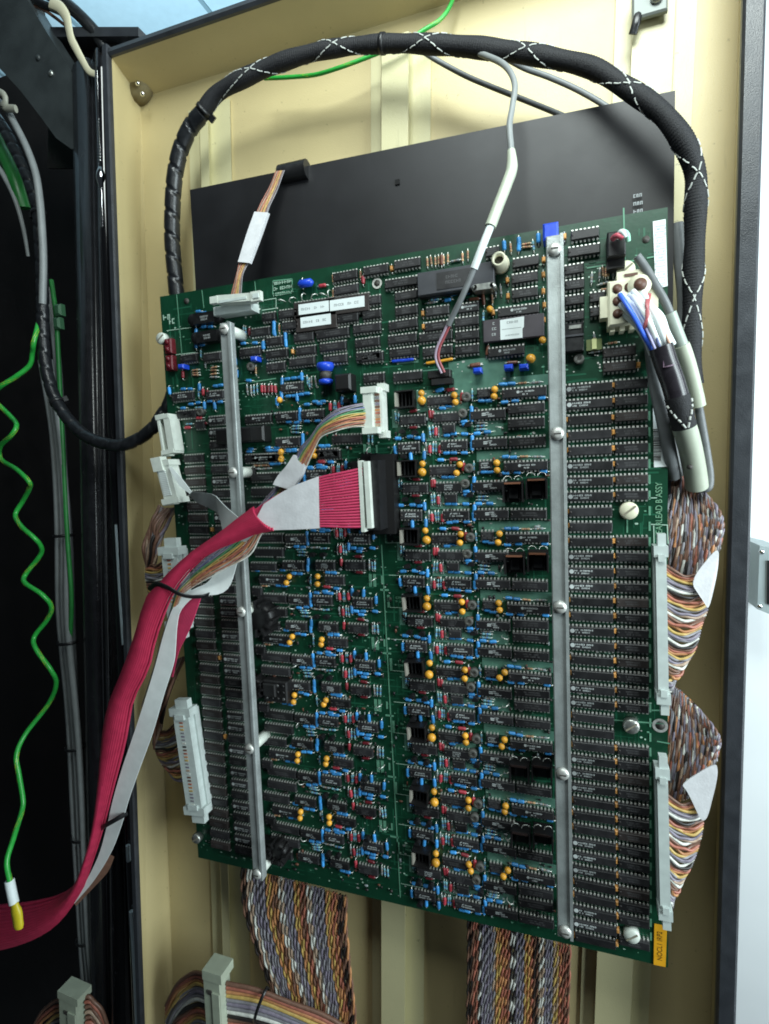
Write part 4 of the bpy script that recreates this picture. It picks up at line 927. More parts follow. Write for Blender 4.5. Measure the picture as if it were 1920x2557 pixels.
# green and yellow wires
o, pts = cable('ground_wire', 'green and yellow ground wire passing behind the braided loom', 'wire', [(1140, -30, -.05), (1122, 18, -.048), (1098, 50, -.045), (1060, 74, -.042), (1010, 105, -.040), (920, 142, -.038), (850, 168, -.036), (790, 186, -.036), (735, 192, -.036), (660, 196, -.035)], 'insulation', greenw, .0016, 80)
def stripe(o, pts, r, m_, turns):
    fr = frames(pts); mb = MB(); n = len(pts)
    for i in range(0, n - 1):
        q = []
        for j, da in ((i, 0), (i, .9), (i + 1, .9), (i + 1, 0)):
            p, t, nn, bb = fr[j]; a = turns * 2 * math.pi * j / n + da; q.append(p + (nn * math.cos(a) + bb * math.sin(a)) * r * 1.03)
        mb.add(q, [(0, 1, 2, 3)], 0, True)
    mb.build('stripe', m_, o)
stripe(o, pts, .0016, yellw, 5)
cw = [(104, 770), (94, 815), (84, 856), (81, 880), (74, 912), (40, 940), (0, 966), (-22, 992), (0, 1014), (32, 1046), (41, 1064), (28, 1087), (2, 1112), (-2, 1135), (8, 1152), (41, 1172), (71, 1201), (74, 1218), (57, 1251), (38, 1286), (54, 1315), (82, 1340), (101, 1362), (101, 1385), (64, 1434), (62, 1455), (104, 1484), (128, 1515), (118, 1547), (85, 1591), (91, 1623), (127, 1673), (140, 1708), (120, 1759), (64, 1832), (41, 1885), (47, 1933), (57, 1996), (54, 2027), (34, 2092), (17, 2150), (24, 2200)]
cw = [(u, v, -.005 + .006 * math.sin(k * 1.3) + max(0, v - 1750) / 450 * .065 - max(0, 870 - v) / 100 * .022) for k, (u, v) in enumerate(cw)]
o, pts = cable('coiled_wire', 'springy green and yellow coiled wire hanging down the left side', 'wire', cw, 'insulation', greenw, .0023, 300)
stripe(o, pts, .0023, yellw, 14)
mb = MB(); mb.tube(path([(23, 2198, .058), (29, 2228, .059), (35, 2256, .060)], 8), .0042, 10); mb.build('sleeve', paper, o)
mb = MB(); mb.tube(path([(35, 2254, .060), (42, 2280, .060), (47, 2318, .061)], 8), [.0045, .0046, .0058, .0060, .0058, .0055, .0058, .0045], 10, flat=.6); mb.build('terminal', mat('yellow_terminal', (.55, .45, .02), .4), o)
# grey cables at the top
cable('grey_cable', 'grey cable sloping from under the loom down behind the black sheet', 'cable', [(1030, 112, -.03), (1090, 150, -.034), (1160, 188, -.036), (1220, 214, -.038), (1310, 250, -.038), (1400, 287, -.036), (1470, 320, -.034)], 'jacket', greyw, .0019, 40)
cable('grey_cable', 'upper grey cable leaving the loom farthest right and going behind the sheet', 'cable', [(1255, 140, -.024), (1310, 170, -.030), (1370, 192, -.034), (1440, 223, -.036), (1505, 260, -.036), (1560, 300, -.034)], 'jacket', greyw, .0020, 40)
pp = [(1150, 118, -.018), (1215, 140, -.010), (1262, 165, 0.0), (1285, 208, .006), (1280, 262, .010), (1272, 315, .014), (1276, 370, .018), (1278, 420, .020), (1266, 458, .022), (1245, 512, .025), (1222, 572, .028), (1202, 622, .030), (1176, 690, .028), (1152, 745, .026), (1130, 790, .022), (1107, 840, .018), (1094, 870, .016), (1092, 898, .014), (1108, 935, .010)]
P = path(pp, 200); o = thing('probe_cable', 'grey cable with a white shrink sleeve plugged into the black socket below', 'cable', P[0])
def seg_(a, b): return P[int(a * 199):int(b * 199) + 1]
mb = MB(); mb.tube(seg_(0, .46), .0020, 10); mb.build('jacket', greysl, o)
mb = MB(); q = seg_(.44, .63); mb.tube(q, [.0025 + .0011 * min(1, i / 8) for i in range(len(q))], 12); mb.build('shrink_sleeve', paleg, o)
mb = MB(); mb.tube(seg_(.62, .73), .0025, 10); mb.build('shrink_sleeve', paper, o)
mb = MB(); mb.tube(seg_(.725, .87), .0019, 10); mb.build('jacket', greyw, o)
for s, m_ in ((-1, WC[VI]), (1, WC[RD])):
    mb = MB(); mb.tube([p + Vector((s * .0010, 0, .0002 * s)) for p in seg_(.865, .998)], .0010, 8); mb.build('wire', mat('lilac_wire', (.42, .33, .42), .4) if s < 0 else mat('dark_pink_wire', (.33, .08, .09), .4), o)
x, z = X(1097, 935, .006); mb = MB(); mb.bbox((x, -.004, z), .0165, .008, .0052, .0006); mb.box((x + .002, -.0045, z - .0052), .0150, .007, .0040); mb.build('plug', heatm, o)

# ribbons -------------------------------------------------------------
def ribbon(mb, A, B, cols, n=40, bulge=0.0, flat=.8, wob=0.0, over=1.0):
    """flat cable between two edge lines, one ridge per conductor"""
    pa, pb = path(A, n), path(B, n); N = len(cols)
    for i, c in enumerate(cols):
        t = (i + .5) / N; pts = []
        for k in range(n):
            p = pa[k].lerp(pb[k], t + (wob * math.sin(k * .5 + i * 2.1) if wob else 0)); p = p + Vector((0, -bulge * math.sqrt(max(0, 1 - (2 * t - 1) ** 2)), 0)); pts.append(p)
        rr = [max(.0003, (pa[k] - pb[k]).length / N / 2 * over) for k in range(n)]
        mb.tube(pts, rr, 6, c, flat=flat)
def sheet(mb, A, B, n=30, mi=0, t=.0006, lift=0.0):
    pa, pb = path(A, n), path(B, n); o = Vector((0, -lift, 0)); th = Vector((0, t, 0))
    f = [p + o for p in pa] + [p + o for p in pb]; bk = [p + th for p in f]
    mb.add(f, [(k, k + 1, n + k + 1, n + k) for k in range(n - 1)], mi, True); mb.add(bk, [(n + k, n + k + 1, k + 1, k) for k in range(n - 1)], mi, True)
    mb.add(f[:n] + bk[:n], [(k, n + k, n + k + 1, k + 1) for k in range(n - 1)], mi); mb.add(f[n:] + bk[n:], [(k, k + 1, n + k + 1, n + k) for k in range(n - 1)], mi)
# small ribbon from the edge of the black sheet
o = thing('ribbon_cable', 'short rainbow ribbon cable with a white tape band coming over the black sheet edge', 'ribbon cable', U(690, 430, -.01))
A = [(688, 427, -.012), (668, 475, -.010), (640, 528, -.004), (618, 590, .004), (598, 652, .012), (588, 690, .016), (576, 742, .018)]; B = [(712, 425, -.012), (692, 475, -.010), (669, 530, -.004), (648, 592, .004), (622, 655, .012), (606, 690, .016), (602, 742, .018)]
mb = MB(); ribbon(mb, A, B, [RD, BR, TN, RD, OR, OR, YL, YL, OR, GY, BR, GY], 50, wob=.03); mb.build('ribbon', WC, o, kind='stuff')
A2 = [(637, 530, -.002), (616, 590, .006), (596, 655, .014)]; B2 = [(671, 532, -.002), (650, 592, .006), (625, 658, .014)]
mb = MB(); sheet(mb, A2, B2, 14, t=.003, lift=.0012); mb.build('tape_band', tape, o)
p = U(592, 748, .016); mb = MB(); mb.obox(p, (.0165, 0, -.0012), (0, -.0042, 0), (.0002, 0, .0030)); mb.box(p + Vector((-.0185, -.002, .0012)), .0070, .005, .0052)
mb.box(p + Vector((.0195, -.003, -.0014)), .0085, .004, .0072); mb.box(p + Vector((.0200, -.0054, -.0014)), .005, .0012, .0034, 1); mb.box(p + Vector((-.001, -.0044, -.0012)), .024, .0006, .0019, 1)
mb.build('connector', [nylon, greypl], o)
p = U(592, 776, .004); mb = MB(); mb.bbox((p.x, -.0055, p.z), .036, .011, .0070, .0006); put('ribbon_header', mb.mesh('ribbon_header', [greypl]), 0, 0)
# rainbow ribbon in the middle
cols = [VI, VI, GY, BL, GY, GR, GR, YL, YL, OR, RD, RD, OR, TN, RD, TN, WH]
o = thing('ribbon_cable', 'rainbow ribbon cable curving from the white plug under the pink ribbon', 'ribbon cable', U(915, 1030, .03))
A = [(922, 1003, .024), (880, 1010, .030), (840, 1024, .034), (800, 1056, .034), (775, 1090, .032), (752, 1116, .030), (735, 1150, .028), (715, 1175, .027), (690, 1215, .026), (640, 1270, .026), (600, 1320, .028), (553, 1364, .032), (494, 1411, .036), (460, 1449, .037), (440, 1478, .038), (425, 1530, .037), (408, 1585, .036), (385, 1667, .035), (355, 1762, .034)]
B = [(925, 1066, .024), (885, 1068, .030), (845, 1076, .034), (805, 1090, .034), (790, 1115, .032), (778, 1142, .030), (765, 1170, .028), (745, 1200, .027), (715, 1235, .026), (690, 1290, .026), (656, 1335, .028), (620, 1390, .032), (536, 1436, .036), (490, 1463, .037), (458, 1487, .038), (440, 1530, .037), (420, 1590, .036), (396, 1670, .035), (366, 1765, .034)]
mb = MB(); ribbon(mb, A, B, cols, 110, wob=.022, bulge=.002, over=1.05); mb.build('ribbon', WC, o, kind='stuff')
A2 = [(737, 1136, .0315), (718, 1165, .031), (698, 1188, .030), (686, 1210, .030)]; B2 = [(764, 1165, .0315), (758, 1185, .031), (745, 1205, .030), (735, 1224, .030)]
mb = MB(); sheet(mb, A2, B2, 12, t=.004, lift=.003); mb.build('tape_band', tape, o)
p, q = U(940, 976, .012), U(948, 1082, .012); mb = MB(); c = (p + q) / 2; h = (p.z - q.z) / 2
mb.obox(c + Vector((-.0024, -.007, 0)), (.0032, 0, 0), (0, -.0085, 0), (0, 0, h * .95)); mb.obox(c + Vector((.0034, -.0045, 0)), (.0032, 0, 0), (0, -.0060, 0), (0, 0, h))
for s in (-1, 1): mb.obox(c + Vector((-.001, -.0080, s * h * .92)), (.0058, 0, 0), (0, -.0085, 0), (0, 0, .0022)); mb.obox(c + Vector((.0055, -.003, s * h * 1.08)), (.0028, 0, 0), (0, -.005, 0), (0, 0, .0026))
mb.build('connector', nylon, o)
mb = MB()
for k, cc in enumerate([BR, GY, BR, VI, BR, OR, RD, TN, OR, RD, TN]): mb.box(c + Vector((.0034, -.0107, h * (.72 - .14 * k))), .0036, .0008, .0016, cc)
mb.build('wire_end', WC, o, kind='stuff')
# pink ribbon ---------------------------------------------------------
o = thing('ribbon_cable', 'wide pink ribbon cable with a white tape band leaving the black plug', 'ribbon cable', U(905, 1240, .033))
A = [(905, 1166, .034), (850, 1178, .036), (797, 1190, .037), (740, 1212, .038), (690, 1236, .039), (650, 1262, .040), (624, 1280, .040)]
B = [(908, 1319, .034), (855, 1319, .036), (798, 1317, .037), (740, 1320, .038), (700, 1322, .038), (668, 1324, .038), (640, 1336, .038)]
mb = MB(); ribbon(mb, A, B, [0] * 20, 30, over=.97, flat=1.0); mb.build('ribbon', [pink], o, kind='stuff')
A2 = [(797, 1189, .0378), (740, 1211, .0388), (700, 1232, .0395), (660, 1258, .0405)]; B2 = [(799, 1319, .0378), (740, 1322, .0388), (680, 1324, .0385), (622, 1330, .0390)]
mb = MB(); sheet(mb, A2, B2, 20, t=.0030, lift=.0008); mb.build('tape_band', tape, o)
A3 = [(640, 1266, .036), (624, 1277, .036), (590, 1302, .038), (553, 1331, .040), (481, 1381, .042), (422, 1436, .043), (398, 1464, .043), (374, 1491, .043), (355, 1558, .042), (325, 1647, .041), (304, 1699, .04), (283, 1752, .04), (270, 1822, .039), (262, 1933, .038), (257, 2000, .036), (248, 2070, .034), (217, 2168, .032), (180, 2217, .030), (108, 2242, .028), (0, 2256, .026), (-200, 2270, .022), (-520, 2300, .01), (-900, 2380, -.02)]
B3 = [(690, 1322, .036), (658, 1326, .036), (600, 1350, .038), (536, 1377, .040), (494, 1411, .042), (452, 1461, .043), (440, 1478, .043), (435, 1491, .043), (418, 1533, .042), (397, 1592, .041), (380, 1663, .04), (352, 1718, .04), (338, 1752, .039), (320, 1850, .038), (290, 1964, .036), (268, 2050, .034), (236, 2150, .032), (205, 2225, .030), (130, 2314, .028), (0, 2363, .026), (-200, 2385, .022), (-520, 2420, .01), (-900, 2500, -.02)]
mb = MB(); ribbon(mb, A3, B3, [0] * 15, 110, bulge=.0105, over=2.0, flat=.7); mb.build('rolled_ribbon', [crim], o, kind='stuff')
A4 = [(469, 1494, .034), (447, 1537, .034), (441, 1592, .034), (439, 1632, .034), (428, 1690, .034)]; B4 = [(502, 1494, .034), (481, 1554, .034), (464, 1592, .034), (445, 1632, .034), (432, 1690, .034)]
mb = MB(); ribbon(mb, A4, B4, [0] * 10, 24); mb.build('ribbon', [pink], o, kind='stuff')
p, q = U(904, 1160, .034), U(909, 1322, .034)
for a, b, w_ in (((902, 1150), (911, 1327), .0026), ((917, 1152), (927, 1318), .0034)):
    p, q = U(*a, .032), U(*b, .032); mb = MB(); mb.obox((p + q) / 2, (w_ / 2, 0, 0), (0, -.0035, 0), (q - p) / 2); mb.build('clamp_bar', nylon, o)
p, q = U(936, 1150, .020), U(943, 1320, .020); mb = MB(); mb.obox((p + q) / 2 + Vector((-.004, 0, 0)), (.010, 0, 0), (0, -.0105, 0), (q - p) / 2); mb.build('plug', blackpl, o)
p, q = U(962, 1135, .006), U(968, 1330, .006); mb = MB(); mb.obox((p + q) / 2, (.0085, 0, 0), (0, -.0085, 0), (q - p) / 2); mb.obox((p + q) / 2 + Vector((-.012, .003, 0)), (.006, 0, 0), (0, -.006, 0), (q - p) / 2 * 1.04)
put('plug_header', (lambda me: (me.transform(Matrix.Translation(OFF * 0)), me)[1])(mb.mesh('plug_header', [heatm])), 0, 0)
def strap(parent, pts, wd, lift):
    mb = MB(); mb.tube(path(pts, 24), wd, 8, flat=.35); return mb.build('cable_tie', blackpl, parent)
strap(o, [(372, 1470, .040), (392, 1459, .052), (420, 1468, .056), (445, 1482, .054), (475, 1490, .048), (505, 1489, .044), (520, 1484, .038)], .0022, 0)
strap(o, [(236, 2078, .034), (262, 2062, .042), (290, 2046, .042), (318, 2030, .036)], .0020, 0)
# white flat cable
o = thing('flat_cable', 'white flat cable running beside the pink ribbon from the grey plug at the left edge', 'ribbon cable', U(430, 1190, .02))
W1 = [(421, 1168, .018), (432, 1188, .024), (450, 1215, .028), (474, 1233, .030)]; W2 = [(428, 1166, .018), (444, 1184, .024), (462, 1206, .028), (478, 1228, .030)]
mb = MB(); sheet(mb, W1, W2, 14); sheet(mb, [(474, 1228, .030), (500, 1230, .031), (526, 1233, .032), (540, 1240, .033)], [(470, 1236, .018), (492, 1255, .018), (520, 1268, .019), (546, 1282, .022)], 14)
sheet(mb, [(538, 1238, .033), (560, 1262, .035), (590, 1288, .036), (640, 1330, .034)], [(544, 1280, .024), (552, 1310, .026), (558, 1332, .028), (580, 1380, .030)], 14)
sheet(mb, [(560, 1400, .026), (520, 1452, .030), (494, 1466, .033), (469, 1478, .035), (452, 1490, .036), (430, 1521, .040), (408, 1585, .041), (386, 1667, .040), (357, 1762, .039), (332, 1838, .038), (304, 1920, .038), (282, 1996, .038), (265, 2070, .037), (244, 2141, .036), (206, 2217, .034), (182, 2258, .032)],
    [(592, 1404, .026), (574, 1461, .030), (549, 1483, .033), (500, 1488, .035), (477, 1496, .036), (449, 1528, .040), (441, 1569, .041), (438, 1616, .040), (433, 1657, .039), (408, 1737, .038), (380, 1832, .038), (348, 1920, .038), (320, 2000, .038), (303, 2060, .037), (276, 2130, .036), (233, 2200, .034), (186, 2256, .032)], 90)
mb.build('flat_strip', whitef, o)
mb = MB(); sheet(mb, [(284, 2140, .028), (268, 2178, .027), (232, 2218, .027), (190, 2262, .027)], [(274, 2135, .030), (252, 2172, .030), (222, 2208, .030), (186, 2258, .030)], 12); mb.build('brown_liner', WC[BR], o)

# plugs and twisted pair looms ---------------------------------------
PAL = [BR, RD, OR, YL, GY, VI, GY, WH, K, BR, RD, OR, YL, GY, VI, TN, WH, BR]
def long_plug(parent, a, b, wpx, d, slot=None, latch=(1, 1), m_=None, name='connector'):
    p, q = U(*a, d), U(*b, d); c = (p + q) / 2; ax = (q - p) / 2; n = ax.normalized(); s = Vector((0, -1, 0)).cross(n).normalized(); w_ = pxsize(*a, d) * wpx / 2
    mb = MB(); mb.obox(c, s * w_, (0, -.0035, 0), ax)
    mb.obox(c + Vector((0, .006, 0)), s * w_ * 1.25, (0, -.003, 0), ax * 1.02)
    for k, sg in enumerate((-1, 1)):
        if latch[k]:
            e = c + ax * sg; mb.obox(e + Vector((0, .001, 0)), s * w_ * 1.35, (0, -.0055, 0), n * .0035); mb.obox(e + n * sg * .006 + s * (w_ * .25), s * w_ * .8, (0, -.0030, 0), n * .0050)
            mb.obox(e - n * sg * .004 + Vector((0, -.0045, 0)), s * w_ * .6, (0, -.0012, 0), n * .0022)
    k_ = mb.build(name, m_ or greypl, parent)
    if slot:
        mb = MB()
        for k in range(slot): mb.obox(c + ax * (-.86 + 1.72 * k / (slot - 1)) + Vector((0, -.0036, 0)) + s * w_ * -.05, s * w_ * .22, (0, -.0003, 0), n * .0007, PAL[k % len(PAL)])
        mb.build('wire_end', WC, parent, kind='stuff')
    return k_
def fan(parent, starts, ends, n=24, r=.0011, sag=0.0, shade=None, bow=0.0, jit=.0006, pal=None):
    """one wire from each start to each end, as one bundle of joined wires"""
    mb = MB(); N = len(starts); rnd = random.Random(5)
    for i in range(N):
        a, b = starts[i], ends[i]; mid = (a + b) / 2 + Vector((0, -bow, sag)); j = [Vector((rnd.gauss(0, jit), rnd.gauss(0, jit), rnd.gauss(0, jit))) for _ in range(3)]
        mb.tube(smooth([a, a.lerp(mid, .5) + j[0] + Vector((0, -bow * .25, sag * .3)), mid + j[1], mid.lerp(b, .5) + j[2] + Vector((0, -bow * .25, sag * .3)), b], n), r, 6, (pal or PAL)[i % len(pal or PAL)])
    return mb
def edge(pts, N): return smooth([U(*p) for p in pts], N)
def right_loom(label, plug_a, plug_b, out, inn, top, low, flag, thing_name='twisted_pair_cable'):
    o = thing(thing_name, label, 'ribbon cable', U(*plug_a, .0), 'twisted pair looms beside the board')
    N = 46
    mb = fan(o, edge(inn, N), edge(out, N), 16, .00105, sag=-.004, bow=.002); mb.build('ribbon', WC, o, kind='stuff')
    M_ = 34; mb = MB(); a, b = edge(top, M_), edge(low, M_); rnd = random.Random(9)
    pal2 = [BR, RD, GY, VI, BR, OR, TN, BR, GY, K, BR, VI, BR, WH, BR, GY, VI]
    for i in range(M_):
        tw = rnd.uniform(.35, .6); dx = (i + .5) / M_
        for s in (0, 1):
            pts = []
            for k in range(40):
                t = k / 39; p = a[i].lerp(b[i], t) + Vector((.003 * dx * math.sin(math.pi * t), -.006 * math.sin(math.pi * t), 0)); ph = k * tw + i * 1.7 + s * math.pi
                pts.append(p + Vector((.0009 * math.cos(ph), -.0010 * math.sin(ph), .0004 * math.cos(ph))))
            mb.tube(pts, .00095, 5, pal2[(i + s * 5) % len(pal2)])
    mb.build('twisted_pairs', WC, o, kind='stuff')
    mb = MB(); lf = [U(u, v, d - .005) for u, v, d in top] + [U(u - 5, v, d - .005) for u, v, d in low[::-1]]; k = len(lf); bk = [p + Vector((0, .002, 0)) for p in lf]
    mb.add(lf + bk, [tuple(range(k)), tuple(range(k, 2 * k))[::-1]] + [(i, k + i, k + (i + 1) % k, (i + 1) % k) for i in range(k)]); mb.build('liner', WC[BR], o)
    f = [U(u, v, d) for u, v, d in flag]
    for _ in range(3): f = [q for i in range(len(f)) for q in (f[i].lerp(f[(i + 1) % len(f)], .2), f[i].lerp(f[(i + 1) % len(f)], .8))]
    mb = MB(); k = len(f); bk = [p + Vector((0, .0008, 0)) for p in f]
    mb.add(f + bk, [tuple(range(k)), tuple(range(k, 2 * k))[::-1]] + [(i, k + i, k + (i + 1) % k, (i + 1) % k) for i in range(k)]); mb.build('tape_flag', tape, o)
    long_plug(o, plug_a, plug_b, 24, .010); return o
right_loom('upper multicoloured twisted pair cable bulging out right of the circuit board', (1648, 1375), (1655, 1740),
    [(1772, 1425, -.004), (1768, 1480, -.004), (1766, 1520, -.004), (1752, 1560, -.003), (1735, 1620, -.002), (1706, 1665, -.001), (1676, 1710, 0)],
    [(1662, 1412, .002), (1662, 1480, .002), (1662, 1540, .002), (1662, 1600, .002), (1662, 1660, .002), (1664, 1730, .002)],
    [(1656, 1180, -.030), (1690, 1186, -.028), (1722, 1204, -.024), (1752, 1228, -.018)],
    [(1656, 1425, -.012), (1700, 1448, -.008), (1748, 1440, -.006), (1784, 1398, -.006), (1801, 1335, -.008)],
    [(1722, 1452, .004), (1796, 1360, .001), (1793, 1425, .001), (1770, 1525, .003), (1756, 1500, .004)])
right_loom('lower multicoloured twisted pair cable bulging out right of the circuit board', (1652, 1925), (1660, 2275),
    [(1752, 1990, -.004), (1756, 2030, -.004), (1752, 2080, -.004), (1738, 2130, -.003), (1720, 2170, -.002), (1695, 2215, -.001), (1676, 2255, 0)],
    [(1666, 1985, .002), (1666, 2040, .002), (1666, 2090, .002), (1666, 2140, .002), (1667, 2190, .002), (1668, 2250, .002)],
    [(1664, 1706, -.030), (1690, 1722, -.028), (1716, 1746, -.024), (1742, 1772, -.018)],
    [(1664, 1995, -.012), (1704, 1996, -.008), (1744, 1966, -.006), (1778, 1918, -.006), (1794, 1862, -.008)],
    [(1700, 1958, .004), (1790, 1902, .002), (1793, 1940, .002), (1760, 2070, .004), (1716, 1975, .004)])
# left side looms
def left_loom(label, a, b, slot, rows, latch=(1, 1)):
    o = thing('twisted_pair_cable', label, 'ribbon cable', U(*a, .0), 'twisted pair looms beside the board')
    for (starts, ends, kw) in rows:
        N = kw.pop('N', 30); mb = fan(o, edge(starts, N), edge(ends, N), 18, **kw); mb.build('ribbon', WC, o, kind='stuff')
    long_plug(o, a, b, 46, .012, slot, latch); return o
brownish = [BR, TN, BR, GY, BR, VI, BR, TN, K, BR]
left_loom('twisted pair cable drooping from the lower left plug beside the red ribbon', (456, 1775), (492, 2020), 26, [
    ([(448, 1800, .004), (452, 1850, .004), (456, 1900, .004), (462, 1950, .004)], [(392, 1830, -.010), (388, 1866, -.008), (400, 1900, -.006), (424, 1930, -.002)], dict(r=.0012, sag=-.003, N=24)),
    ([(392, 1828, -.010), (384, 1850, -.010), (386, 1870, -.008)], [(408, 1640, -.020), (430, 1650, -.020), (462, 1640, -.020)], dict(r=.0015, pal=brownish, bow=.006, N=20, jit=.0015))])
left_loom('twisted pair cable below the grey plug, partly hidden by the red ribbon', (428, 1375), (445, 1560), 18, [
    ([(418, 1400, .004), (420, 1440, .004), (424, 1480, .004)], [(366, 1412, -.010), (364, 1440, -.008), (372, 1480, -.006)], dict(r=.0012, sag=-.002, N=14)),
    ([(366, 1410, -.010), (368, 1420, -.010), (372, 1440, -.010)], [(398, 1262, -.020), (412, 1270, -.020), (440, 1268, -.020)], dict(r=.0015, pal=brownish, bow=.006, N=18, jit=.0015))], latch=(1, 1))
mb = MB(); quadp = [U(368, 1440, .0), U(388, 1462, .0), U(386, 1482, .0), U(368, 1488, .0)]
# empty header and the white ribbon plug at the upper left edge
p, q = U(418, 1042, .008), U(432, 1128, .008); c = (p + q) / 2; ax = (q - p) / 2; n = ax.normalized(); s = Vector((0, -1, 0)).cross(n).normalized(); s = s if s.x > 0 else -s
mb = MB(); mb.obox(c + s * .0036, s * .0032, (0, -.0060, 0), ax); mb.obox(c - s * .0054, s * .0009, (0, -.0060, 0), ax)
for sg in (-1, 1): mb.obox(c + ax * sg - s * .0005, s * .0064, (0, -.0066, 0), n * .0018); mb.obox(c + ax * sg * 1.10 - s * .006, s * .0045, (0, -.003, 0), n * .0018)
mb.obox(c - s * .0035 + Vector((0, .004, 0)), s * .003, (0, -.001, 0), ax, 1)
put('ribbon_header', mb.mesh('ribbon_header', [nylon, mat('gold_pins', (.32, .24, .08), .35, metal=.6)]), 0, 0)
flatc = [t for t in bpy.data.objects if t.name == 'flat_cable'][0]
p, q = U(412, 1158, .012), U(436, 1250, .012); c = (p + q) / 2; ax = (q - p) / 2; n = ax.normalized()
mb = MB(); mb.obox(c + s * .0015, s * .0068, (0, -.0060, 0), ax)
for sg in (-1, 1): mb.obox(c + ax * sg + s * .001, s * .0088, (0, -.0070, 0), n * .0024); mb.obox(c + ax * sg * 1.06 - s * .0045, s * .0056, (0, -.0036, 0), n * .0022)
mb.obox(c - n * .016 - s * .002 + Vector((0, -.004, 0)), s * .005, (0, -.004, 0), n * .006)
mb.build('connector', nylon, flatc)
mb = MB()
for k in range(14): mb.obox(c + n * (-.0095 + .00155 * k) + Vector((0, -.0063, 0)), s * .0036, (0, -.0004, 0), n * .0005)
mb.build('ribbon_ridge', whitef, flatc, kind='stuff')
# bottom looms: rows of twisted pairs hanging straight down
def hang(label, N, top_v, bot_v, u0, u1, w0, w1, cols, group='twisted pair looms beside the board'):
    """flat bundle from columns u0..u1 at top_v to w0..w1 at bot_v"""
    o = thing('twisted_pair_cable', label, 'ribbon cable', U((u0 + u1) / 2, top_v, -.022), group)
    mb = MB(); rnd = random.Random(11)
    for i in range(N):
        t = (i + .5) / N; c1, c2 = cols[i * len(cols) // N]; a, b = lerp(u0, u1, t), lerp(w0, w1, t); tv = top_v + 60 * t * (u1 - u0) / 200
        ctr = path([(a, tv, -.024), (lerp(a, b, .08), lerp(tv, bot_v, .25), -.026), (lerp(a, b, .55), lerp(tv, bot_v, .55), -.029), (b, lerp(tv, bot_v, .8), -.031), (b, bot_v, -.032), (b, bot_v + 260, -.034), (b, bot_v + 700, -.036)], 200)
        w_ = pxsize((u0 + u1) / 2, top_v, -.024) * (u1 - u0) / N
        tw = rnd.uniform(.52, .68); ph0 = rnd.uniform(0, 6)
        for s_, c in ((0, c1), (math.pi, c2)):
            jit = [rnd.gauss(0, .10) for _ in range(40)]
            pts = [p + Vector((math.cos(k * tw + ph0 + s_) * w_ * .34 + jit[k // 6] * w_, -math.sin(k * tw + ph0 + s_) * w_ * .45, 0)) for k, p in enumerate(ctr)]
            mb.tube(pts, w_ * .40, 6, c)
    mb.build('twisted_pairs', WC, o, kind='stuff'); return o
hang('flat bundle of twisted pairs hanging below the board, left of centre', 34, 2160, 2600, 600, 866, 690, 888, [(BR, K), (TN, WH), (GY, VI), (VI, GY), (YL, OR), (BR, OR), (TN, WH), (GY, VI), (VI, GY), (OR, YL), (RD, BR), (WH, TN), (VI, GY), (GY, VI), (YL, OR), (RD, OR), (K, BR), (BR, OR)])
hang('flat bundle of twisted pairs hanging below the board, right of centre', 36, 2285, 2620, 1166, 1424, 1164, 1420, [(BR, K), (BR, RD), (WH, K), (VI, GY), (GY, VI), (GY, TN), (YL, OR), (RD, OR), (BR, RD), (K, WH), (GY, VI), (VI, GY), (YL, OR), (RD, OR), (BR, K), (WH, TN), (VI, GY), (GY, VI), (YL, TN), (RD, OR), (BR, RD), (RD, BR)])
# plugs in the lower left
def low_plug(label, a, b, wpx, d, left, right):
    o = thing('twisted_pair_cable', label, 'ribbon cable', U(*b, d), 'twisted pair looms beside the board')
    for (st, en, kw) in (left, right):
        N = kw.pop('N', 26); mb = fan(o, edge(st, N), edge(en, N), 18, **kw); mb.build('ribbon', WC, o, kind='stuff')
    p, q = U(*a, d), U(*b, d); c = (p + q) / 2; ax = (q - p) / 2; n = ax.normalized(); s = Vector((0, -1, 0)).cross(n).normalized(); s = s if s.x > 0 else -s; w_ = pxsize(*a, d) * wpx / 2
    mb = MB(); mb.obox(c, s * w_, (0, -.008, 0), ax); mb.obox(c + ax * -1 - n * .003 + s * .002, s * w_ * 1.2, (0, -.0095, 0), n * .0045); mb.obox(c + s * w_ * .55 + Vector((0, -.0085, 0)) + n * .006, s * w_ * .45, (0, -.0010, 0), ax * .9)
    mb.build('connector', mat('sage_plastic', (.36, .40, .31), .5, noise=.08, nscale=120), o)
    mb = MB(); mb.obox(c - ax * .80 + Vector((0, -.0085, 0)) - s * .002, s * .0022, (0, -.0006, 0), n * .0020); mb.build('latch_slot', ink, o)
    return o
o = low_plug('twisted pair cable and sage plug at the bottom, left of the hanging bundles', (540, 2425), (560, 2760), 46, .0,
    ([(522, 2440, -.002), (526, 2550, -.002), (532, 2740, -.002)], [(415, 2510, -.02), (420, 2640, -.02), (440, 2840, -.02)], dict(r=.0020, sag=.016, N=34)),
    ([(565, 2455, -.002), (570, 2560, -.002), (576, 2740, -.002)], [(900, 2590, -.02), (900, 2700, -.02), (880, 2850, -.02)], dict(r=.0020, sag=.008, N=30)))
tie(o, U(652, 2510, -.006), Vector((1, 0, -.35)), .018, .0028, None, None, .5)
low_plug('twisted pair cable and sage plug in the dark bottom left corner', (183, 2480), (192, 2800), 54, -.03,
    ([(160, 2500, -.032), (164, 2600, -.032), (168, 2780, -.032)], [(85, 2560, -.04), (86, 2680, -.04), (96, 2860, -.04)], dict(r=.0020, sag=.010, N=24)),
    ([(212, 2490, -.032), (216, 2590, -.032), (220, 2780, -.032)], [(268, 2560, -.04), (268, 2680, -.04), (262, 2860, -.04)], dict(r=.0022, sag=.012, N=24, pal=[BR, RD, BR, TN])))
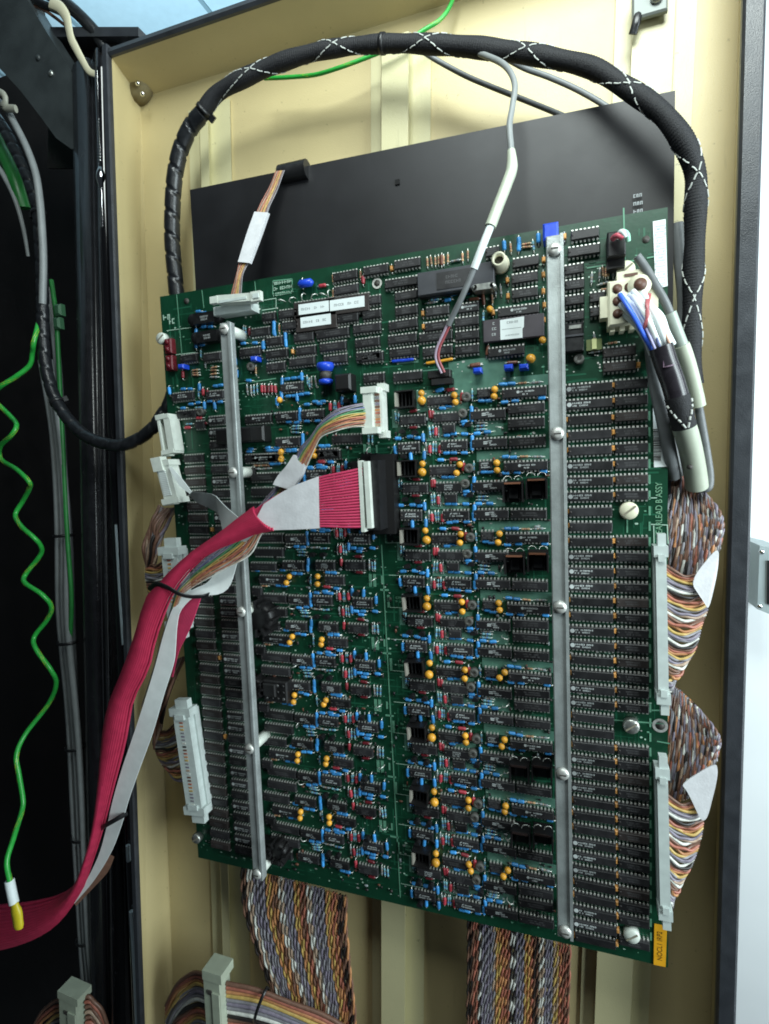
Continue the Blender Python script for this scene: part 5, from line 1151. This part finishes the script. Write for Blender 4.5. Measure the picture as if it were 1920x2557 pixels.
# grey cable bundle in the black cabinet
gb = [(118, 900, -.065), (140, 1061, -.065), (150, 1200, -.065), (158, 1337, -.065), (162, 1500, -.064), (167, 1603, -.064), (178, 1750, -.064), (186, 1865, -.064), (196, 2000, -.063), (204, 2120, -.063), (212, 2340, -.063), (224, 2520, -.063), (240, 2900, -.063)]
o = thing('cable_bundle', 'bundle of grey cables with one green wire tied together inside the black cabinet', 'cable bundle', U(*gb[0]))
for dx, dd, m_, r in ((-10, 0, greysl, .0046), (2, .003, greysl, .0046), (12, -.001, greyw, .0046), (8, .007, greysl, .0036)):
    mb = MB(); mb.tube(path([(u + dx + 3 * math.sin(v * .01 + dx), v, d + dd) for u, v, d in gb], 60), r, 10); mb.build('grey_cable', m_, o)
mb = MB(); mb.tube(path([(128, 700, -.066), (140, 790, -.062), (146, 900, -.062), (156, 1100, -.058), (168, 1340, -.056), (178, 1480, -.056), (176, 1580, -.058), (172, 1620, -.062)], 50), .0024, 10); mb.build('green_wire', mat('dark_green_wire', (.02, .20, .04), .45, noise=.2, nscale=120), o)
mb = MB(); mb.tube(path([(124, 720, -.07), (138, 850, -.066), (146, 940, -.066), (150, 1010, -.068)], 20), .004, 8); mb.build('grey_cable', greysl, o)
for u, v in ((158, 1337), (168, 1603), (187, 1865), (202, 2090), (213, 2345)):
    p = U(u, v, -.060); tie(o, p, Vector((.04, 0, -1)), .0115, .0032, 2.3, None, .8)
for u, v in ((148, 775), (145, 808)):
    p = U(u, v, -.058); mb = MB(); mb.bbox(p, .009, .007, .012, .002); mb.build('green_terminal', mat('dull_green', (.05, .15, .075), .5), o)
# cables in the top left corner
cable('grey_cable', 'grey cable running along the black spiral cable in the upper left corner', 'cable', [(-160, 140, -.05), (-30, 235, -.03), (12, 268, -.028), (38, 312, -.026), (66, 368, -.024), (88, 430, -.022), (98, 490, -.020), (104, 560, -.018), (108, 650, -.017), (106, 760, -.015)], 'jacket', greysl, .0034, 50)
cable('green_cable', 'thick green cable at the far left edge beside the spiral cable', 'cable', [(-180, 180, -.07), (-40, 300, -.05), (-5, 360, -.05), (22, 412, -.048), (42, 465, -.046), (58, 520, -.05)], 'jacket', mat('dark_green_cable', (.015, .16, .03), .4, noise=.15, nscale=90), .0070, 24)
cable('grey_cable', 'pale grey cable tapering downward at the far left edge', 'cable', [(-160, 250, -.06), (-20, 400, -.04), (15, 450, -.04), (40, 505, -.042), (58, 570, -.044), (70, 640, -.05)], 'jacket', greysl, [.0045 - .0028 * k / 29 for k in range(30)], 30)
o = thing('wire_clip', 'small beige clip on the cables in the upper left corner', 'clip', U(18, 256, -.02)); mb = MB(); mb.tube(path([(-15, 225, -.02), (8, 236, -.018), (14, 254, -.018), (4, 268, -.02), (40, 272, -.02)], 16), .0034, 8, flat=.6); mb.build('clip_body', mat('beige_clip', (.34, .34, .28), .5), o)
cable('black_cable', 'thick black cable crossing in front of the ceiling at the upper left', 'cable', [(-120, -160, -.06), (40, -60, -.06), (140, -6, -.062), (180, 22, -.064), (212, 52, -.066), (240, 84, -.07), (262, 120, -.075)], 'jacket', blackrub, .0062, 30)
cable('black_cable', 'thin short black cable under the thick one at the upper left', 'cable', [(60, -20, -.055), (95, 4, -.056), (125, 18, -.058), (148, 28, -.06)], 'jacket', blackrub, .0035, 20)
cable('brown_cable', 'thin brown wire in front of the ceiling at the upper left', 'wire', [(70, 10, -.058), (105, 22, -.059), (135, 42, -.06), (166, 66, -.06)], 'jacket', WC[BR], .0016, 20)
P = path([(128, 8, -.052), (150, 20, -.05), (166, 44, -.048), (172, 72, -.046), (178, 98, -.044), (190, 122, -.043), (205, 150, -.042), (222, 178, -.041), (240, 186, -.040)], 40)
o = thing('cream_strap', 'cream coloured strap bending down onto the bright steel rod', 'strap', P[0]); mb = MB(); mb.tube(P, [.0060 - .0030 * k / 39 for k in range(40)], 8, flat=.35); mb.build('strap_band', mat('cream_strap', (.66, .62, .44), .45), o)
# ------------------------------------------------------------------ white harness at the upper right
o = thing('power_harness', 'white wires plugged into the ivory socket, gathered in a black sleeve at the upper right', 'wire harness', U(1575, 765, .02))
p = U(1565, 760, .012); mb = MB()
mb.bbox(p + Vector((0, .002, 0)), .0225, .016, .0275, .0012); mb.box(p + Vector((.002, .001, .0160)), .0160, .012, .0055); mb.box(p + Vector((-.0135, .001, -.001)), .0045, .010, .0130)
mb.box(p + Vector((.0142, .001, .001)), .0060, .010, .0120); mb.lathe(p + Vector((.0065, .008, .0085)), (0, -1, 0), [(.0068, 0), (.0068, .0145)], 16)
for k in range(4): mb.box(p + Vector((-.0085 + .0056 * k, .002, -.0148)), .0028, .010, .0030)
con = mb.build('connector', ivory, o)
mb = MB()
for i in range(2):
    for k in range(3): mb.lathe(p + Vector((-.0058 + .0068 * i + (.0 if k < 2 or i else 0), -.0056, .0085 - .0075 * k)), (0, -1, 0), [(.0029, 0), (.0029, .0008)], 14)
mb.lathe(p + Vector((.0070, -.0062, .0092)), (0, -1, 0), [(.0038, 0), (.0038, .0008)], 14); mb.box(p + Vector((.002, -.0052, .0160)), .0075, .0005, .0018)
mb.box(p + Vector((.003, -.0062, -.0108)), .0070, .0006, .0028)
mb.build('socket_hole', mat('brown_socket', (.10, .045, .03), .5), con)
wires = [([(1548, 735), (1565, 762), (1588, 800), (1610, 842), (1632, 880)], mat('blue_wire', (.05, .15, .80), .35), .0050, .9), ([(1548, 735), (1568, 758), (1594, 792), (1618, 830), (1640, 872)], paper, 0, 1), ([(1550, 760), (1572, 780), (1596, 812), (1614, 850), (1628, 884)], paper, .002, 1), ([(1572, 736), (1592, 756), (1612, 792), (1632, 838), (1652, 872)], paper, .003, 1),
    ([(1580, 728), (1600, 752), (1626, 790), (1648, 828), (1664, 866)], paper, .004, 1), ([(1598, 745), (1622, 764), (1650, 790), (1664, 828), (1680, 860)], paper, .002, 1), ([(1604, 730), (1620, 760), (1640, 800), (1658, 846), (1668, 876)], paper, .005, 1), ([(1560, 786), (1584, 806), (1606, 836), (1622, 862), (1636, 888)], paper, -.002, 1), ([(1600, 760), (1630, 790), (1652, 826), (1672, 862)], mat('salmon_wire', (.55, .34, .25), .4), .001, .6)]
for k_ in range(7):
    a = 1556 + 8 * k_; wires.append(([(a, 740 + 6 * (k_ % 3)), (a + 16, 764), (1594 + 9 * k_, 806), (1614 + 8 * k_, 846), (1634 + 6 * k_, 880 - 3 * k_)], paper if k_ % 3 else whitef, .0015 * (k_ % 4) + .001, 1))
for pts, m_, dd, sc_ in wires:
    mb = MB(); n = len(pts); mb.tube(path([(u, v, .019 + dd + .006 * math.sin(math.pi * k / (n - 1))) for k, (u, v) in enumerate(pts)], 24), .0014 if sc_ < 1 else .0019 * sc_, 10); mb.build('wire', m_, o)
for pts, c_ in (([(1628, 800, .029), (1638, 840, .030), (1652, 878, .0305)], WC[BL]), ([(1650, 800, .029), (1662, 836, .0295), (1674, 862, .0295)], mat('salmon_wire', (.55, .34, .25), .4)), ([(1600, 790, .029), (1616, 826, .030), (1636, 872, .0305)], mat('pale_violet_wire', (.42, .40, .62), .4))):
    mb = MB(); mb.tube(path(pts, 10), .0008, 6); mb.build('wire', c_, o)
mb = MB()
for k in range(3): mb.tube(path([(1617 + 3 * k, 735, .024), (1614 + 2 * k, 760, .031), (1618 - 2 * k, 785, .032), (1610 + 3 * k, 810, .031), (1604, 838, .026)], 20), .0009, 6)
mb.build('twisted_red_wire', mat('rose_wire', (.42, .12, .13), .4), o)
q = path([(1650, 866, .026), (1662, 905, .025), (1680, 955, .024), (1694, 1005, .022), (1702, 1040, .020), (1708, 1066, .018)], 40)
mb = MB(); mb.tube(q[:26], .0066, 18); mb.build('shrink_sleeve', mat('black_shrink', (.022, .019, .024), .28, noise=.2, nscale=120), o)
mb = MB(); mb.tube(q[24:], .0069, 18, rfun=lambda i, a: 1 + .02 * math.sin(a * 9 + i * 1.5)); br_ = mb.build('braid', braidm, o)
fr = frames(q, (0, -1, 0)); mb = MB()
for s_ in (-1, 1):
    for k in range(5):
        def pt(t): i = min(39, int(27 + t * 12)); P0, T0, N0, B0 = fr[i]; a = s_ * (1 - t) * 1.25; return P0 + (N0 * math.cos(a) + B0 * math.sin(a)) * .0071
        mb.tube([pt(k / 5), pt(k / 5 + .06), pt(k / 5 + .12)], .0007, 6)
mb.build('tracer_thread', tracer, o, kind='stuff')
mb = MB(); mb.tube(path([(1704, 1054, .016), (1716, 1090, .010), (1728, 1140, .0), (1737, 1190, -.008), (1740, 1215, -.012)], 24), .0068, 18); mb.build('shrink_sleeve', paleg, o)
mb = MB(); mb.lathe(U(1722, 1166, .003), (0, -1, 0), [(.0016, -.004), (.0016, .0015)], 10); mb.build('sleeve_hole', ink, o)
mb = MB(); mb.tube(path([(1652, 861, .030), (1662, 902, .0315), (1668, 920, .0312)], 4)[1:2] * 1 + path([(1656, 918, .031), (1672, 914, .0318), (1690, 908, .029)], 8), .0005, 5); mb.build('seam', mat('mauve_seam', (.13, .08, .12), .4), o)
# thin grey lead from the black plug
P = path([(1538, 588, .022), (1552, 590, .024), (1566, 608, .022), (1580, 626, .020), (1598, 650, .018), (1616, 676, .017), (1640, 718, .016), (1664, 762, .014), (1690, 830, .010), (1716, 900, .004), (1738, 985, -.004), (1752, 1060, -.010), (1764, 1130, -.014), (1772, 1190, -.016), (1768, 1218, -.016), (1752, 1218, -.016), (1738, 1206, -.016), (1728, 1190, -.02)], 220)
o = thing('sensor_lead', 'grey lead with pale sleeves running from the small black plug down the right edge', 'cable', P[0])
mb = MB(); mb.tube(P[22:72], .0025, 10); mb.build('jacket', greyw, o)
mb = MB(); mb.tube(P[68:98], .0038, 12); mb.build('shrink_sleeve', mat('clear_grey_sleeve', (.34, .39, .35), .4, noise=.08, nscale=90), o)
mb = MB(); mb.tube(P[92:140], .0045, 12); mb.build('shrink_sleeve', paleg, o)
mb = MB(); mb.tube(P[136:], .0026, 10); mb.build('jacket', greyw, o)
x, z = X(1537, 628, .008); mb = MB(); mb.bbox((x, -.008, z + .002), .0105, .016, .0150, .0008); mb.box((x, -.0050, z - .0075), .0105, .010, .0065); mb.build('plug', heatm, o)
for pts, m_ in (([(1530, 596, .018), (1540, 588, .024), (1556, 594, .024)], mat('pink_wire', (.55, .10, .14), .4)), ([(1546, 584, .016), (1556, 578, .024), (1566, 586, .024), (1568, 602, .022)], mat('mint_wire', (.35, .70, .52), .35)), ([(1542, 592, .018), (1552, 578, .025), (1562, 592, .024)], paper)):
    mb = MB(); mb.tube(path(pts, 10), .0016, 8); mb.build('wire', m_, o)
# grey cables dropping down the right edge of the board
cable('grey_cable', 'dark grey cables dropping behind the right edge of the board', 'cable', [(1690, 560, -.026), (1700, 660, -.026), (1708, 760, -.026), (1702, 900, -.024), (1690, 1000, -.022), (1682, 1100, -.02), (1690, 1190, -.022)], 'jacket', greyw, .0042, 40)
cable('grey_cable', 'flat grey lead bending across the lower barcode label at the right edge', 'cable', [(1625, 850, .006), (1632, 920, .008), (1640, 975, .009), (1652, 1030, .009), (1664, 1090, .006), (1676, 1150, .0), (1684, 1190, -.008)], 'jacket', greyw, .0042, 40)
